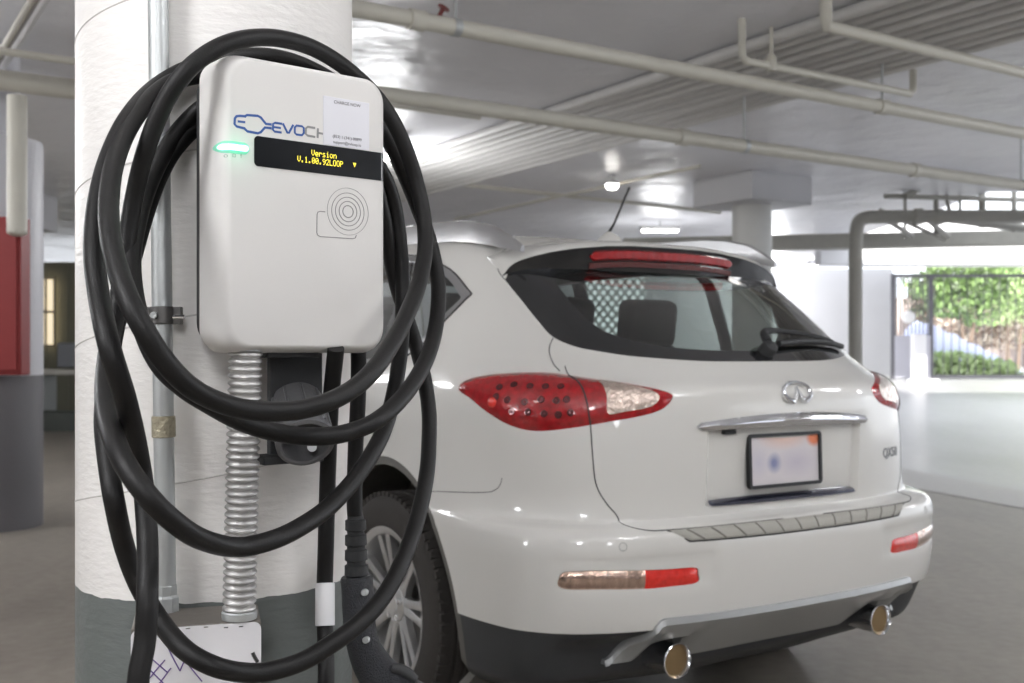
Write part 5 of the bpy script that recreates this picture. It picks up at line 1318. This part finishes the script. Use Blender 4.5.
bw = box('garden_wall', (at(985, 0, 42).x, 42, 1.6), (16, .3, 3.4), mat('garden_wall_stone', (.45, .38, .36), .8, cvar=.4, cscale=1.5), None); struct(bw); bw.name = 'wall_garden'
# overhead light fittings
def fixture(x, y, z, L, rz, label, power, col=(.97, .98, 1.), group='linear ceiling lights', tubes=2):
    o = empty('ceiling_light', (x, y, z), rz, label, 'light', group)
    box('light_body', (0, 0, .04), (L, .16, .05), mat('fixture_white', (.75, .75, .75), .4) if 'fixture_white' not in MATS else MATS['fixture_white'], o, bevel=.005)
    for s_ in (-.04, .04)[:tubes]:
        tube('light_tube', [(-L/2+.03, s_, 0), (L/2-.03, s_, 0)], .014, MATS['tube_glow'] if 'tube_glow' in MATS else mat('tube_glow', (1, 1, 1), .5, emit=(1., .96, .9), estr=22.), o, 12)
    tube('light_hanger', [(0, 0, .06), (0, 0, CEIL-z)], .008, M['steel_galv'], o, 8)
    ld = bpy.data.lights.new('tube_light', 'POINT'); ld.shadow_soft_size = .35; ld.energy = power; ld.color = col
    lo = bpy.data.objects.new('tube_light', ld); COL.objects.link(lo); lo.parent = o; lo.location = (0, 0, -.42)
    lo.visible_glossy = True
    return o
G1 = 'linear ceiling lights'
fixture(1.9, 1.0, 3.0, 1.25, YR+PI/2, 'linear light above and right of the camera', 48)
fixture(-1.6, .2, 3.0, 1.25, YR+PI/2, 'linear light above and left of the camera', 95)
fixture(.1, -2.2, 3.0, 1.25, 0, 'added linear fill light out of view straight behind the camera', 115)  # added fill, unseen: brightens the column from the front
fixture(-5.5, -1.5, 3.0, 1.25, YR+PI/2, 'linear light far to the left of the camera', 120)
fixture(3.5, -4.0, 3.0, 1.25, YR+PI/2, 'linear light well behind the camera', 60)
fixture(5.6, 3.6, 3.02, 1.25, YR+PI/2, 'linear light over the aisle right of the car', 90)
fixture(9.5, 7.0, 3.02, 1.25, YR+PI/2, 'linear light farther down the aisle', 110)
fixture(-1.35, 10.5, 3.02, 1.25, YR+PI/2, 'linear light hidden beyond the car', 70)
fixture(-7.5, 9.0, 3.02, 1.25, YR+PI/2, 'linear light hidden beyond the red cabinet', 110)
fixture(-5.2, 5.6, 3.02, 1.25, YR+PI/2, 'linear light over the bay left of the car', 95)
for (px, py), L, lb in (((660, 231), .6, 'distant strip light just right of the antenna'), ((770, 270), 1.6, 'distant strip light beside the far column')):
    Y_ = (3.03-CZ)*F/(HOR-py); c = at(px, py, Y_); fixture(c.x, c.y, 3.03, L, .1, lb, 30 if L < 1 else 170)
for (px, py), r, lb in (((809, 267), .18, 'round lit ceiling lamp right of the far column'), ((612, 186), .07, 'small round ceiling lamp above the antenna tip')):
    z_ = 3.08; Y_ = (z_-CZ)*F/(HOR-py); c = at(px, py, Y_)
    o = empty('ceiling_lamp', c, 0, lb, 'light'); bm = bmesh.new(); lathe(bm, [(.0005, -.04), (r*.7, -.035), (r, -.01), (r, .02), (.0005, .02)], seg=24); build('lamp_diffuser', bm, MATS['tube_glow'], o)
    bm = bmesh.new(); lathe(bm, [(r*1.15, .018), (r*1.15, .05), (.03, .07), (.03, .12)], seg=24); build('lamp_base', bm, MATS['fixture_white'], o)
struct(box('wall_front', (1, -9.1, CEIL/2), (46, .2, CEIL), WLM, smooth=False))
struct(box('wall_side', (-15.5, 8, CEIL/2), (.2, 36, CEIL), WLM, smooth=False))
# ------------------------------------------------------------------ daylight
w = bpy.data.worlds.new('world'); S.world = w; w.use_nodes = True; nt = w.node_tree; bg = nt.nodes['Background']
tc = nt.nodes.new('ShaderNodeTexCoord'); nz = nt.nodes.new('ShaderNodeTexNoise'); nz.inputs['Scale'].default_value = 2.5; nt.links.new(tc.outputs['Generated'], nz.inputs[0])
mx = nt.nodes.new('ShaderNodeMix'); mx.data_type = 'RGBA'; mx.inputs['A'].default_value = (.80, .88, 1., 1); mx.inputs['B'].default_value = (1., 1., 1., 1)
nt.links.new(nz.outputs['Fac'], mx.inputs['Factor']); nt.links.new(mx.outputs['Result'], bg.inputs[0]); bg.inputs[1].default_value = 2.4
sd = bpy.data.lights.new('sun', 'SUN'); sd.energy = 10.0; sd.angle = math.radians(1.5); sd.color = (1, .96, .88)
so = bpy.data.objects.new('sun', sd); COL.objects.link(so); so.rotation_euler = (math.radians(66), 0, math.radians(-12))
